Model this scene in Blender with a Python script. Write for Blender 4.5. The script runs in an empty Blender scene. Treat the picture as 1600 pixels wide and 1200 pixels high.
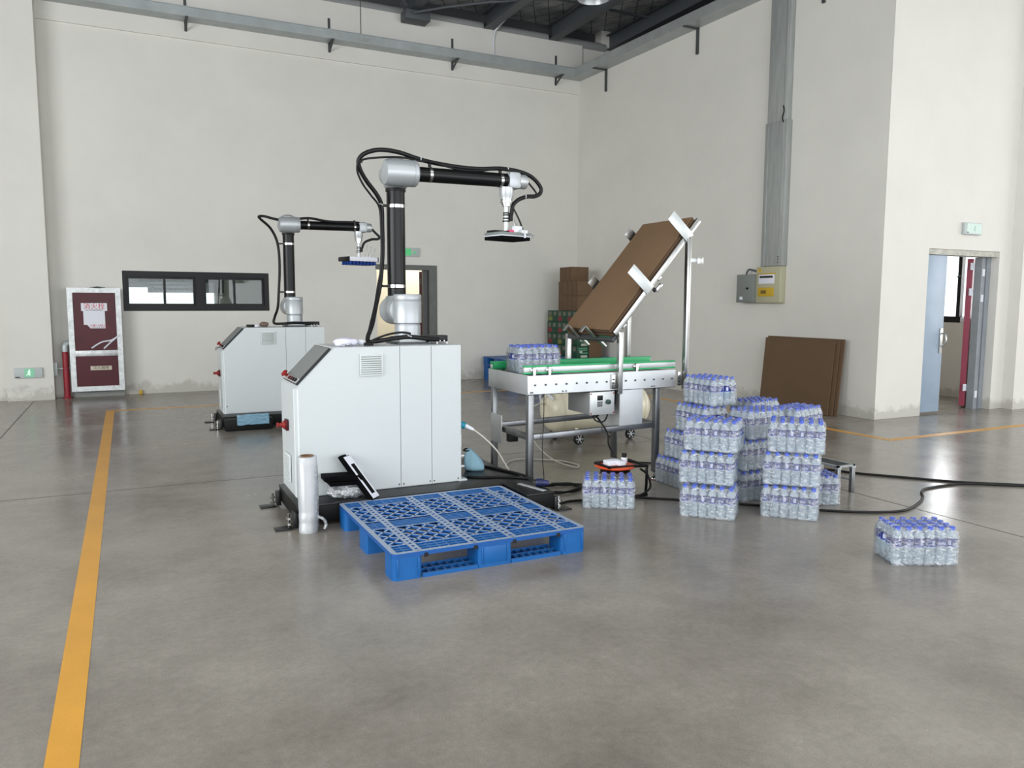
import bpy, bmesh, math, random
from mathutils import Vector, Matrix, Euler, noise as mnoise
R = math.radians
random.seed(7)
S = bpy.context.scene
COL = S.collection

# ------------------------------------------------------------------ camera
PITCH, ROLL, YAW, FPX = 0.105, 0.0035668, 0.460957, 1210.638
f = Vector((math.sin(YAW)*math.cos(PITCH), math.cos(YAW)*math.cos(PITCH), -math.sin(PITCH)))
r0 = Vector((math.cos(YAW), -math.sin(YAW), 0)); u0 = r0.cross(f)
rr = r0*math.cos(ROLL) + u0*math.sin(ROLL); uu = -r0*math.sin(ROLL) + u0*math.cos(ROLL)
cam = bpy.data.cameras.new('camera'); cam_o = bpy.data.objects.new('camera', cam); COL.objects.link(cam_o)
M = Matrix.Identity(4)
for i in range(3):
    M[i][0] = rr[i]; M[i][1] = uu[i]; M[i][2] = -f[i]
M[2][3] = 1.5
cam_o.matrix_world = M
cam.sensor_fit = 'HORIZONTAL'; cam.sensor_width = 36.0; cam.lens = 36.0*FPX/1600.0
cam.clip_start = 0.05; cam.clip_end = 200
S.camera = cam_o

# ------------------------------------------------------------------ world, light, exposure
W = bpy.data.worlds.new('sky'); S.world = W; W.use_nodes = True
bg = W.node_tree.nodes['Background']
bg.inputs[0].default_value = (0.86, 0.93, 1.0, 1); bg.inputs[1].default_value = 2.0
S.view_settings.view_transform = 'Standard'; S.view_settings.look = 'None'
S.view_settings.exposure = 0.0; S.view_settings.gamma = 1.0
S.view_settings.use_curve_mapping = False
S.cycles.use_denoising = True
S.cycles.max_bounces = 8; S.cycles.diffuse_bounces = 5; S.cycles.glossy_bounces = 4
S.cycles.transmission_bounces = 6; S.cycles.transparent_max_bounces = 24
S.cycles.caustics_reflective = False; S.cycles.caustics_refractive = False

def area(name, loc, target, sx, sy, power, col):
    l = bpy.data.lights.new(name, 'AREA'); l.shape = 'RECTANGLE'; l.size = sx; l.size_y = sy
    l.energy = power; l.color = col
    o = bpy.data.objects.new(name, l); COL.objects.link(o); o.location = loc
    o.rotation_euler = (Vector(target)-Vector(loc)).to_track_quat('-Z', 'Y').to_euler()
    return o
# daylight through the openings of the hall: the wide doorway behind the camera, the window band on the right, plus an added roof light
area('daylight_doorway', (5.0, -9.2, 2.9), (5.0, 0, 2.9), 22.0, 5.4, 1060, (0.97, 0.985, 1.0))
area('daylight_left', (-8.6, 2.5, 3.2), (0, 4.0, 3.0), 12.0, 3.6, 1170, (0.97, 0.985, 1.0))
area('added_roof_light', (4.5, 0.0, 6.9), (4.5, 0.0, 0), 16.0, 5.0, 440, (0.98, 0.99, 1.0))  # no opening in the roof here; added overhead to brighten floor and tops
area('daylight_right', (19.0, -1.0, 3.2), (0, -1.0, 2.6), 11.0, 4.6, 560, (1.0, 0.98, 0.94))

# ------------------------------------------------------------------ materials
def lin(h):
    h = h.lstrip('#'); c = [int(h[i:i+2], 16)/255 for i in (0, 2, 4)]
    return tuple(((x/12.92) if x <= .04045 else ((x+.055)/1.055)**2.4) for x in c) + (1,)
def mat(name, col, rough=.5, metal=0., var=0., vscale=6., bump=0., bscale=60., spec=.5, coat=0., emit=None, estr=0., var2=None, stretch=None):
    m = bpy.data.materials.new(name); m.use_nodes = True; nt = m.node_tree; b = nt.nodes['Principled BSDF']
    c = lin(col); b.inputs['Base Color'].default_value = c
    b.inputs['Roughness'].default_value = rough; b.inputs['Metallic'].default_value = metal
    b.inputs['Specular IOR Level'].default_value = spec; b.inputs['Coat Weight'].default_value = coat
    if emit: b.inputs['Emission Color'].default_value = lin(emit); b.inputs['Emission Strength'].default_value = estr
    if var or bump or var2:
        tc = nt.nodes.new('ShaderNodeTexCoord'); src = tc.outputs['Object']
        if stretch:
            mp = nt.nodes.new('ShaderNodeMapping'); mp.inputs['Scale'].default_value = stretch
            nt.links.new(src, mp.inputs[0]); src = mp.outputs[0]
    if var or var2:
        n = nt.nodes.new('ShaderNodeTexNoise'); n.inputs['Scale'].default_value = vscale; n.inputs['Detail'].default_value = 6
        n.inputs['Roughness'].default_value = .62
        nt.links.new(src, n.inputs['Vector'])
        mx = nt.nodes.new('ShaderNodeMix'); mx.data_type = 'RGBA'
        mx.inputs[6].default_value = tuple(x*(1-var) for x in c[:3])+(1,) if not var2 else c
        mx.inputs[7].default_value = tuple(min(1, x*(1+var)) for x in c[:3])+(1,) if not var2 else lin(var2)
        rp = nt.nodes.new('ShaderNodeMapRange'); rp.inputs[1].default_value = .3; rp.inputs[2].default_value = .7
        nt.links.new(n.outputs[0], rp.inputs[0]); nt.links.new(rp.outputs[0], mx.inputs[0])
        nt.links.new(mx.outputs[2], b.inputs['Base Color'])
    if bump:
        n2 = nt.nodes.new('ShaderNodeTexNoise'); n2.inputs['Scale'].default_value = bscale; n2.inputs['Detail'].default_value = 4
        bp = nt.nodes.new('ShaderNodeBump'); bp.inputs['Strength'].default_value = bump; bp.inputs['Distance'].default_value = .02
        nt.links.new(src, n2.inputs['Vector']); nt.links.new(n2.outputs[0], bp.inputs['Height']); nt.links.new(bp.outputs[0], b.inputs['Normal'])
    return m

def wall_mat():
    m = mat('painted_plaster', '#dedcd5', .85, var=.035, vscale=1.1, bump=.06, bscale=9)
    nt = m.node_tree; b = nt.nodes['Principled BSDF']
    old = b.inputs['Base Color'].links[0].from_socket
    g = nt.nodes.new('ShaderNodeNewGeometry'); sx = nt.nodes.new('ShaderNodeSeparateXYZ'); nt.links.new(g.outputs['Position'], sx.inputs[0])
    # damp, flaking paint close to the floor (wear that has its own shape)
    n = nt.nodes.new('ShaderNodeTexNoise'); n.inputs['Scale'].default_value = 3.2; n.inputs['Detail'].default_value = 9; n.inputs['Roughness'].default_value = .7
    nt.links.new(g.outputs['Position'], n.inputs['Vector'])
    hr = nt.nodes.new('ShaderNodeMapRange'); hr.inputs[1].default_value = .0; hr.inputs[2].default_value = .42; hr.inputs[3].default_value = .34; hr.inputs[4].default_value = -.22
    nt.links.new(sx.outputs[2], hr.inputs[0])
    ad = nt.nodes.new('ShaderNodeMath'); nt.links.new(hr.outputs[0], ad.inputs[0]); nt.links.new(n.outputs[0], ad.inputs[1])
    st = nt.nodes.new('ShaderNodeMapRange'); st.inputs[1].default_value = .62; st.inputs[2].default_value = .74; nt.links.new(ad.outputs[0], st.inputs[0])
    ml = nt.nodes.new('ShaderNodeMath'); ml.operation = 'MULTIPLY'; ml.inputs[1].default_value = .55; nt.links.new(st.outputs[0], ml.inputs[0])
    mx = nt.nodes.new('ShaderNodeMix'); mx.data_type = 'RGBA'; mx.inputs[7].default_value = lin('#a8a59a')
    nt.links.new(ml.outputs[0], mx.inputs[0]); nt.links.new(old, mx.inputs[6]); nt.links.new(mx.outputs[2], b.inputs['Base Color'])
    return m
def floor_mat():
    m = bpy.data.materials.new('sealed_concrete'); m.use_nodes = True; nt = m.node_tree; b = nt.nodes['Principled BSDF']
    g = nt.nodes.new('ShaderNodeNewGeometry')
    def nz(s, d, r=.6):
        n = nt.nodes.new('ShaderNodeTexNoise'); n.inputs['Scale'].default_value = s; n.inputs['Detail'].default_value = d; n.inputs['Roughness'].default_value = r
        nt.links.new(g.outputs['Position'], n.inputs['Vector']); return n
    a = nz(.9, 8, .65); c = nz(28, 5, .7); d = nz(170, 2, .5)
    r1 = nt.nodes.new('ShaderNodeValToRGB'); r1.color_ramp.elements[0].position = .36; r1.color_ramp.elements[0].color = lin('#777168')
    r1.color_ramp.elements[1].position = .72; r1.color_ramp.elements[1].color = lin('#9d978d'); nt.links.new(a.outputs[0], r1.inputs[0])
    r2 = nt.nodes.new('ShaderNodeMapRange'); r2.inputs[1].default_value = .25; r2.inputs[2].default_value = .75; r2.inputs[3].default_value = .86; r2.inputs[4].default_value = 1.12
    nt.links.new(c.outputs[0], r2.inputs[0])
    r3 = nt.nodes.new('ShaderNodeMapRange'); r3.inputs[1].default_value = .3; r3.inputs[2].default_value = .7; r3.inputs[3].default_value = .88; r3.inputs[4].default_value = 1.1
    nt.links.new(d.outputs[0], r3.inputs[0])
    mu = nt.nodes.new('ShaderNodeMath'); mu.operation = 'MULTIPLY'; nt.links.new(r2.outputs[0], mu.inputs[0]); nt.links.new(r3.outputs[0], mu.inputs[1])
    vm = nt.nodes.new('ShaderNodeVectorMath'); vm.operation = 'SCALE'; nt.links.new(r1.outputs[0], vm.inputs[0]); nt.links.new(mu.outputs[0], vm.inputs['Scale'])
    nt.links.new(vm.outputs[0], b.inputs['Base Color'])
    rg = nt.nodes.new('ShaderNodeMapRange'); rg.inputs[1].default_value = .3; rg.inputs[2].default_value = .7; rg.inputs[3].default_value = .17; rg.inputs[4].default_value = .29
    nt.links.new(a.outputs[0], rg.inputs[0]); nt.links.new(rg.outputs[0], b.inputs['Roughness'])
    b.inputs['Specular IOR Level'].default_value = .5
    w = nz(5, 3); bp = nt.nodes.new('ShaderNodeBump'); bp.inputs['Strength'].default_value = .12; bp.inputs['Distance'].default_value = .01
    nt.links.new(w.outputs[0], bp.inputs['Height']); nt.links.new(bp.outputs[0], b.inputs['Normal'])
    return m
def edge_gloss(nt, base, k=.75, power=4., normal=None):
    """reflectance of a thin clear sheet: base straight on, rising towards grazing, the same from both sides"""
    lw = nt.nodes.new('ShaderNodeLayerWeight'); lw.inputs[0].default_value = .5
    if normal: nt.links.new(normal, lw.inputs['Normal'])
    pw = nt.nodes.new('ShaderNodeMath'); pw.operation = 'POWER'; pw.inputs[1].default_value = power; nt.links.new(lw.outputs['Facing'], pw.inputs[0])
    ml = nt.nodes.new('ShaderNodeMath'); ml.operation = 'MULTIPLY_ADD'; ml.inputs[1].default_value = k; ml.inputs[2].default_value = base; ml.use_clamp = True
    nt.links.new(pw.outputs[0], ml.inputs[0]); return ml
def glass_mat(name, tint=(.8, .85, .83, 1), refl=.12):
    m = bpy.data.materials.new(name); m.use_nodes = True; nt = m.node_tree
    nt.nodes.remove(nt.nodes['Principled BSDF']); out = nt.nodes['Material Output']
    t = nt.nodes.new('ShaderNodeBsdfTransparent'); t.inputs[0].default_value = tint
    g = nt.nodes.new('ShaderNodeBsdfGlossy'); g.inputs['Roughness'].default_value = .02
    ad = edge_gloss(nt, refl, .6)
    mx = nt.nodes.new('ShaderNodeMixShader'); nt.links.new(ad.outputs[0], mx.inputs[0]); nt.links.new(t.outputs[0], mx.inputs[1]); nt.links.new(g.outputs[0], mx.inputs[2])
    nt.links.new(mx.outputs[0], out.inputs[0]); return m
def film_mat(name, base, gloss, rough, bump, bscale, stretch=(1, 1, 1), white=.0, streak=0.):
    m = bpy.data.materials.new(name); m.use_nodes = True; nt = m.node_tree
    nt.nodes.remove(nt.nodes['Principled BSDF']); out = nt.nodes['Material Output']
    tc = nt.nodes.new('ShaderNodeTexCoord'); mp = nt.nodes.new('ShaderNodeMapping'); mp.inputs['Scale'].default_value = stretch
    nt.links.new(tc.outputs['Object'], mp.inputs[0])
    n = nt.nodes.new('ShaderNodeTexNoise'); n.inputs['Scale'].default_value = bscale; n.inputs['Detail'].default_value = 4; n.inputs['Distortion'].default_value = 1.2
    nt.links.new(mp.outputs[0], n.inputs['Vector'])
    bp = nt.nodes.new('ShaderNodeBump'); bp.inputs['Strength'].default_value = bump; bp.inputs['Distance'].default_value = .02; nt.links.new(n.outputs[0], bp.inputs['Height'])
    t = nt.nodes.new('ShaderNodeBsdfTransparent'); t.inputs[0].default_value = base
    g = nt.nodes.new('ShaderNodeBsdfGlossy'); g.inputs['Roughness'].default_value = rough; nt.links.new(bp.outputs[0], g.inputs['Normal'])
    d = nt.nodes.new('ShaderNodeBsdfDiffuse'); d.inputs[0].default_value = (.85, .87, .9, 1)
    ad = edge_gloss(nt, gloss, .5, 3., bp.outputs[0])
    mx0 = nt.nodes.new('ShaderNodeMixShader'); mx0.inputs[0].default_value = white
    nt.links.new(t.outputs[0], mx0.inputs[1]); nt.links.new(d.outputs[0], mx0.inputs[2])
    if streak:   # crease highlights painted into the film colour as whitish veins
        vn = nt.nodes.new('ShaderNodeTexNoise'); vn.inputs['Scale'].default_value = 19; vn.inputs['Detail'].default_value = 5; vn.inputs['Distortion'].default_value = 2.2; nt.links.new(mp.outputs[0], vn.inputs['Vector'])
        vr = nt.nodes.new('ShaderNodeMapRange'); vr.inputs[1].default_value = .5; vr.inputs[2].default_value = .72; vr.inputs[3].default_value = white; vr.inputs[4].default_value = streak
        nt.links.new(vn.outputs[0], vr.inputs[0]); nt.links.new(vr.outputs[0], mx0.inputs[0]); d.inputs[0].default_value = (.93, .95, .98, 1)
    mx = nt.nodes.new('ShaderNodeMixShader'); nt.links.new(ad.outputs[0], mx.inputs[0]); nt.links.new(mx0.outputs[0], mx.inputs[1]); nt.links.new(g.outputs[0], mx.inputs[2])
    nt.links.new(mx.outputs[0], out.inputs[0]); return m
def bottle_mat():
    m = bpy.data.materials.new('clear_water_bottle'); m.use_nodes = True; nt = m.node_tree
    nt.nodes.remove(nt.nodes['Principled BSDF']); out = nt.nodes['Material Output']
    t = nt.nodes.new('ShaderNodeBsdfTransparent'); t.inputs[0].default_value = (.93, .97, 1, 1)
    d = nt.nodes.new('ShaderNodeBsdfDiffuse'); d.inputs[0].default_value = (.78, .91, 1, 1)
    tr = nt.nodes.new('ShaderNodeBsdfTranslucent'); tr.inputs[0].default_value = (.82, .94, 1, 1)
    g = nt.nodes.new('ShaderNodeBsdfGlossy'); g.inputs['Roughness'].default_value = .08
    m1 = nt.nodes.new('ShaderNodeMixShader'); m1.inputs[0].default_value = .5; nt.links.new(d.outputs[0], m1.inputs[1]); nt.links.new(tr.outputs[0], m1.inputs[2])
    m2 = nt.nodes.new('ShaderNodeMixShader'); m2.inputs[0].default_value = .7; nt.links.new(t.outputs[0], m2.inputs[1]); nt.links.new(m1.outputs[0], m2.inputs[2])
    ad = edge_gloss(nt, .06, .5, 3.)
    m3 = nt.nodes.new('ShaderNodeMixShader'); nt.links.new(ad.outputs[0], m3.inputs[0]); nt.links.new(m2.outputs[0], m3.inputs[1]); nt.links.new(g.outputs[0], m3.inputs[2])
    nt.links.new(m3.outputs[0], out.inputs[0]); return m
def label_mat():
    """blue bottle label with a white bar code block and white lettering blocks"""
    m = mat('printed_bottle_label', '#2a3f9c', .35)
    nt = m.node_tree; b = nt.nodes['Principled BSDF']; tc = nt.nodes.new('ShaderNodeTexCoord')
    sp = nt.nodes.new('ShaderNodeSeparateXYZ'); nt.links.new(tc.outputs['Object'], sp.inputs[0])
    gr = nt.nodes.new('ShaderNodeTexGradient'); gr.gradient_type = 'RADIAL'; nt.links.new(tc.outputs['Object'], gr.inputs[0])
    def band(src, a, c):
        g1 = nt.nodes.new('ShaderNodeMath'); g1.operation = 'GREATER_THAN'; g1.inputs[1].default_value = a; nt.links.new(src, g1.inputs[0])
        g2 = nt.nodes.new('ShaderNodeMath'); g2.operation = 'LESS_THAN'; g2.inputs[1].default_value = c; nt.links.new(src, g2.inputs[0])
        k = nt.nodes.new('ShaderNodeMath'); k.operation = 'MULTIPLY'; nt.links.new(g1.outputs[0], k.inputs[0]); nt.links.new(g2.outputs[0], k.inputs[1]); return k.outputs[0]
    def op(o, a, c):
        k = nt.nodes.new('ShaderNodeMath'); k.operation = o; k.use_clamp = True; nt.links.new(a, k.inputs[0]); nt.links.new(c, k.inputs[1]); return k.outputs[0]
    z = sp.outputs[2]; u = gr.outputs['Fac']
    code = op('MULTIPLY', band(u, .10, .19), band(z, .119, .146))
    n = nt.nodes.new('ShaderNodeTexNoise'); n.inputs['Scale'].default_value = 190; n.inputs['Detail'].default_value = 0; nt.links.new(tc.outputs['Object'], n.inputs['Vector'])
    t1 = op('MULTIPLY', op('MULTIPLY', band(u, .36, .62), band(z, .127, .148)), band(n.outputs['Fac'], .5, 1.))
    t2 = op('MULTIPLY', op('MULTIPLY', band(u, .76, .97), band(z, .122, .140)), band(n.outputs['Fac'], .48, 1.))
    tot = op('ADD', op('ADD', code, t1), t2)
    low = band(z, .0, .1135)
    mx0 = nt.nodes.new('ShaderNodeMix'); mx0.data_type = 'RGBA'; mx0.inputs[6].default_value = lin('#1f2f80'); mx0.inputs[7].default_value = lin('#4f6cc8'); nt.links.new(low, mx0.inputs[0])
    mx = nt.nodes.new('ShaderNodeMix'); mx.data_type = 'RGBA'; mx.inputs[7].default_value = lin('#c4cbe4')
    nt.links.new(tot, mx.inputs[0]); nt.links.new(mx0.outputs[2], mx.inputs[6]); nt.links.new(mx.outputs[2], b.inputs['Base Color']); return m
def dusty_mat(name, col, dust, amount):
    m = mat(name, col, .45, var=.06, vscale=14, spec=.4)
    nt = m.node_tree; b = nt.nodes['Principled BSDF']; old = b.inputs['Base Color'].links[0].from_socket
    g = nt.nodes.new('ShaderNodeNewGeometry'); sp = nt.nodes.new('ShaderNodeSeparateXYZ'); nt.links.new(g.outputs['Normal'], sp.inputs[0])
    rp = nt.nodes.new('ShaderNodeMapRange'); rp.inputs[1].default_value = .6; rp.inputs[2].default_value = .95; rp.inputs[4].default_value = amount; nt.links.new(sp.outputs[2], rp.inputs[0])
    mx = nt.nodes.new('ShaderNodeMix'); mx.data_type = 'RGBA'; mx.inputs[7].default_value = lin(dust)
    nt.links.new(rp.outputs[0], mx.inputs[0]); nt.links.new(old, mx.inputs[6]); nt.links.new(mx.outputs[2], b.inputs['Base Color']); return m
def roof_mat():
    m = mat('roof_insulation', '#3a3c3e', .8, bump=.4, bscale=2.2)
    nt = m.node_tree; b = nt.nodes['Principled BSDF']; g = nt.nodes.new('ShaderNodeNewGeometry')
    outs = []
    for sgn in (1, -1):
        dp = nt.nodes.new('ShaderNodeVectorMath'); dp.operation = 'DOT_PRODUCT'; dp.inputs[1].default_value = (1, .6*sgn, 0); nt.links.new(g.outputs['Position'], dp.inputs[0])
        pp = nt.nodes.new('ShaderNodeMath'); pp.operation = 'PINGPONG'; pp.inputs[1].default_value = .16; nt.links.new(dp.outputs['Value'], pp.inputs[0])
        lt = nt.nodes.new('ShaderNodeMath'); lt.operation = 'LESS_THAN'; lt.inputs[1].default_value = .007; nt.links.new(pp.outputs[0], lt.inputs[0]); outs.append(lt)
    mxm = nt.nodes.new('ShaderNodeMath'); mxm.operation = 'MAXIMUM'; nt.links.new(outs[0].outputs[0], mxm.inputs[0]); nt.links.new(outs[1].outputs[0], mxm.inputs[1])
    n = nt.nodes.new('ShaderNodeTexNoise'); n.inputs['Scale'].default_value = 1.6; n.inputs['Detail'].default_value = 5; nt.links.new(g.outputs['Position'], n.inputs['Vector'])
    r = nt.nodes.new('ShaderNodeValToRGB'); r.color_ramp.elements[0].position = .35; r.color_ramp.elements[0].color = lin('#74777a'); r.color_ramp.elements[1].position = .7; r.color_ramp.elements[1].color = lin('#d2d5d6')
    nt.links.new(n.outputs[0], r.inputs[0])
    mx = nt.nodes.new('ShaderNodeMix'); mx.data_type = 'RGBA'; mx.inputs[7].default_value = lin('#1c1c1c'); nt.links.new(mxm.outputs[0], mx.inputs[0]); nt.links.new(r.outputs[0], mx.inputs[6])
    nt.links.new(mx.outputs[2], b.inputs['Base Color']); return m

WALL = wall_mat(); FLOOR = floor_mat(); ROOF = roof_mat()
CREAM = mat('cream_paint', '#e4ddc9', .85, var=.03, vscale=2)
GALV = mat('galvanised_steel', '#aeb4b4', .45, .4, var=.12, vscale=3)
GALVD = mat('galvanised_trunking', '#a6aaa8', .5, .3, var=.14, vscale=4, stretch=(6, 6, .6))
STEEL = mat('stainless_steel', '#b4b5b3', .3, 1., var=.1, vscale=5, bump=.03, bscale=20)
BRUSH = mat('brushed_stainless', '#d2d5d6', .42, .65, var=.06, vscale=4)
LEGST = mat('stainless_tube', '#86888a', .36, .9, var=.22, vscale=5, stretch=(1, 1, .6))
CHROME = mat('polished_steel', '#b9b9b7', .2, 1.)
ALU = mat('anodised_aluminium', '#c6caca', .4, .45)
WHITE = mat('white_powder_coat', '#c7cdce', .38, var=.012, vscale=2)
WHITE2 = mat('pale_grey_coat', '#d3d8d8', .45)
SEAM = mat('dark_seam', '#50585a', .7)
BLACK = mat('black_rubber', '#0c0c0d', .5, spec=.35)
BLACKM = mat('matt_black_anodised', '#08090a', .36, .0, spec=.3)
FOAM = mat('black_foam', '#08080a', .95, bump=.2, bscale=200, spec=.1)
BASE = mat('black_painted_steel', '#1a1b1c', .34, .1, var=.2, vscale=5, spec=.4)
BEAM = mat('matt_black_beam', '#0a0a0b', .55, spec=.25)
ROBOT = mat('silver_robot_casting', '#b4b9bc', .42, .45, var=.03, vscale=8)
ROBOTL = mat('light_silver_cap', '#b9bdbf', .36, .5)
SCREEN = mat('dark_screen_glass', '#6d7272', .35, .0, var=.04, vscale=12)
RED = mat('red_plastic', '#8e1d16', .4)
DRED = mat('maroon_lacquer', '#4e1820', .3, var=.2, vscale=6, spec=.22)
PIPE = mat('red_pipe_paint', '#8e1c2a', .45, var=.35, vscale=9)
YELLOW = mat('yellow_plastic', '#c8a52c', .45)
LINE = mat('yellow_floor_paint', '#d69c3a', .42, var=.07, vscale=3, bump=.05, bscale=80)
JOINT = mat('floor_joint', '#4a4743', .9)
BLUE = dusty_mat('blue_pallet_plastic', '#135c9f', '#7f93ac', .2)
BLUED = dusty_mat('blue_pallet_top_dusty', '#17549a', '#9aa8ba', .92)
GREEN = mat('green_guide_plastic', '#1fa866', .4)
KRAFT = mat('kraft_cardboard', '#745b41', .85, var=.05, vscale=5)
KRAFTD = mat('kraft_cardboard_darker', '#68523c', .85, var=.05, vscale=5)
KRAFTE = mat('cardboard_cut_edge', '#4a3626', .9)
GREENB = mat('green_printed_carton', '#14442f', .5, var=.15, vscale=20)
PRINT = mat('carton_print_dark', '#6e6c5c', .6, var=.4, vscale=40)
PRINTR = mat('carton_print_red', '#7e2a30', .6, var=.25, vscale=40)
PRINTW = mat('carton_print_pale', '#b7c0b4', .6)
PRINTG = mat('carton_print_light_green', '#5f9a78', .6)
TANK = mat('cream_enamel', '#e6dfc6', .3)
ORANGE = mat('orange_plastic', '#d4502a', .4)
PAPER = mat('white_paper', '#e4e6ee', .7)
BLUEBAG = mat('pale_blue_cloth', '#93bccd', .7, var=.08, vscale=18)
CUP = mat('blue_suction_rubber', '#123f8e', .45)
CABB = mat('grey_cabinet_paint', '#7c827e', .5)
CABB2 = mat('beige_cabinet_plastic', '#b5b296', .5)
DOORB = mat('blue_grey_door_paint', '#93a4b6', .4, var=.1, vscale=2.5)
FRAME = mat('dark_window_frame', '#161617', .45, spec=.3)
DGREY = mat('dark_grey_metal', '#4b4e4f', .5, .3)
ROOFST = mat('dark_grey_steel_paint', '#4d5256', .55)
SIGNB = mat('sign_housing', '#b9c0c0', .5)
SIGNG = mat('lit_sign_green', '#4fae70', .5, emit='#50d880', estr=.3)
SIGNL = mat('lit_sign_figure', '#d8ffe0', .5, emit='#d8ffe0', estr=.7)
SIGND = mat('unlit_sign_face', '#c4d8d0', .5)
PINK = mat('pink_label', '#d8487a', .5)
TEAL = mat('teal_plug', '#1f8fa8', .4)
BOTTLE = bottle_mat(); LABEL = label_mat()
CAP = mat('blue_bottle_cap', '#3a58c0', .35)
FILM = film_mat('shrink_film', (.98, .99, 1, 1), .13, .16, 1., 34, (1, 1, 2.4), .07, .68)
STRETCH = film_mat('stretch_film_wound', (.9, .93, .95, 1), .16, .12, .25, 30, (1, 1, 7), .62)
STRETCH.node_tree.nodes['Diffuse BSDF'].inputs[0].default_value = (.72, .76, .8, 1)
BAGF = film_mat('clear_plastic_bag', (.9, .93, .96, 1), .25, .08, 1., 30, (1, 1, 1), .3)
MASK = film_mat('blue_film_packet', (.45, .75, .9, 1), .12, .12, .9, 40, (1, 1, 1), .4)
MASK.node_tree.nodes['Diffuse BSDF'].inputs[0].default_value = (.32, .62, .8, 1)
GLASS = glass_mat('window_glass', (.84, .88, .87, 1), .03)

# ------------------------------------------------------------------ mesh building
class MB:
    def __init__(s): s.bm = bmesh.new()
    def _xf(s, vs, M):
        if M is not None: bmesh.ops.transform(s.bm, matrix=M, verts=vs)
    def box(s, x0, x1, y0, y1, z0, z1, bev=0., M=None, seg=2):
        vs = [s.bm.verts.new((x, y, z)) for x in (x0, x1) for y in (y0, y1) for z in (z0, z1)]
        fs = [(0, 1, 3, 2), (4, 6, 7, 5), (0, 4, 5, 1), (2, 3, 7, 6), (0, 2, 6, 4), (1, 5, 7, 3)]
        F = [s.bm.faces.new([vs[i] for i in q]) for q in fs]
        if bev > 0:
            es = list({e for q in F for e in q.edges})
            r = bmesh.ops.bevel(s.bm, geom=es, offset=bev, segments=seg, affect='EDGES', profile=.5, clamp_overlap=True)
            vs = list({v for q in r['faces'] for v in q.verts} | {v for v in vs if v.is_valid})
        s._xf(vs, M); return s
    def cbox(s, c, d, bev=0., rot=None, seg=2):
        M = Matrix.Translation(Vector(c))
        if rot is not None: M = M @ (rot if isinstance(rot, Matrix) else Euler(rot).to_matrix().to_4x4())
        return s.box(-d[0]/2, d[0]/2, -d[1]/2, d[1]/2, -d[2]/2, d[2]/2, bev, M, seg)
    def lathe(s, prof, origin=(0, 0, 0), axis=(0, 0, 1), seg=24, closed_ends=True):
        q = Vector((0, 0, 1)).rotation_difference(Vector(axis).normalized()).to_matrix().to_4x4()
        M = Matrix.Translation(Vector(origin)) @ q
        rings = []
        for r, z in prof:
            if r < 1e-6: rings.append([s.bm.verts.new(M @ Vector((0, 0, z)))])
            else: rings.append([s.bm.verts.new(M @ Vector((r*math.cos(2*math.pi*i/seg), r*math.sin(2*math.pi*i/seg), z))) for i in range(seg)])
        for a, b in zip(rings, rings[1:]):
            if len(a) == 1 and len(b) == 1: continue
            for i in range(seg):
                j = (i+1) % seg
                if len(a) == 1: s.bm.faces.new((a[0], b[j], b[i]))
                elif len(b) == 1: s.bm.faces.new((a[i], a[j], b[0]))
                else: s.bm.faces.new((a[i], a[j], b[j], b[i]))
        if closed_ends:
            if len(rings[0]) > 1: s.bm.faces.new(list(reversed(rings[0])))
            if len(rings[-1]) > 1: s.bm.faces.new(rings[-1])
        return s
    def cyl(s, p0, p1, r, r1=None, seg=20, bev=0.):
        p0, p1 = Vector(p0), Vector(p1); L = (p1-p0).length; r1 = r if r1 is None else r1
        prof = [(r, 0), (r1, L)] if not bev else [(r-bev, 0), (r-bev*.3, bev*.3), (r, bev), (r1, L-bev), (r1-bev*.3, L-bev*.3), (r1-bev, L)]
        return s.lathe(prof, p0, p1-p0, seg)
    def tube(s, pts, r, seg=8, sub=6):
        P = [Vector(p) for p in pts]
        if sub > 1 and len(P) > 2:
            Q = []
            E = [P[0]*2-P[1]] + P + [P[-1]*2-P[-2]]
            for i in range(1, len(E)-2):
                a, b, c, d = E[i-1:i+3]
                for k in range(sub):
                    t = k/sub
                    Q.append(.5*((2*b)+(c-a)*t+(2*a-5*b+4*c-d)*t*t+(3*b-a-3*c+d)*t**3))
            Q.append(P[-1]); P = Q
        n = None; rings = []
        for i, p in enumerate(P):
            t = (P[min(i+1, len(P)-1)]-P[max(i-1, 0)])
            t = t.normalized() if t.length > 1e-9 else Vector((1, 0, 0))
            if n is None: n = t.orthogonal().normalized()
            else:
                n = n-t*n.dot(t); n = n.normalized() if n.length > 1e-6 else t.orthogonal().normalized()
            b = t.cross(n)
            rings.append([s.bm.verts.new(p+n*(r*math.cos(2*math.pi*k/seg))+b*(r*math.sin(2*math.pi*k/seg))) for k in range(seg)])
        for a, b in zip(rings, rings[1:]):
            for k in range(seg):
                j = (k+1) % seg; s.bm.faces.new((a[k], a[j], b[j], b[k]))
        s.bm.faces.new(list(reversed(rings[0]))); s.bm.faces.new(rings[-1]); return s
    def prism(s, pts, axis, a, b, bev=0.):
        def mk(p, t): return {'x': (t, p[0], p[1]), 'y': (p[0], t, p[1]), 'z': (p[0], p[1], t)}[axis]
        A = [s.bm.verts.new(mk(p, a)) for p in pts]; B = [s.bm.verts.new(mk(p, b)) for p in pts]
        n = len(pts); F = [s.bm.faces.new(A), s.bm.faces.new(list(reversed(B)))]
        for i in range(n):
            j = (i+1) % n; F.append(s.bm.faces.new((A[j], A[i], B[i], B[j])))
        bmesh.ops.recalc_face_normals(s.bm, faces=F)
        if bev: bmesh.ops.bevel(s.bm, geom=list({e for q in F for e in q.edges}), offset=bev, segments=2, affect='EDGES')
        return s
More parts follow.
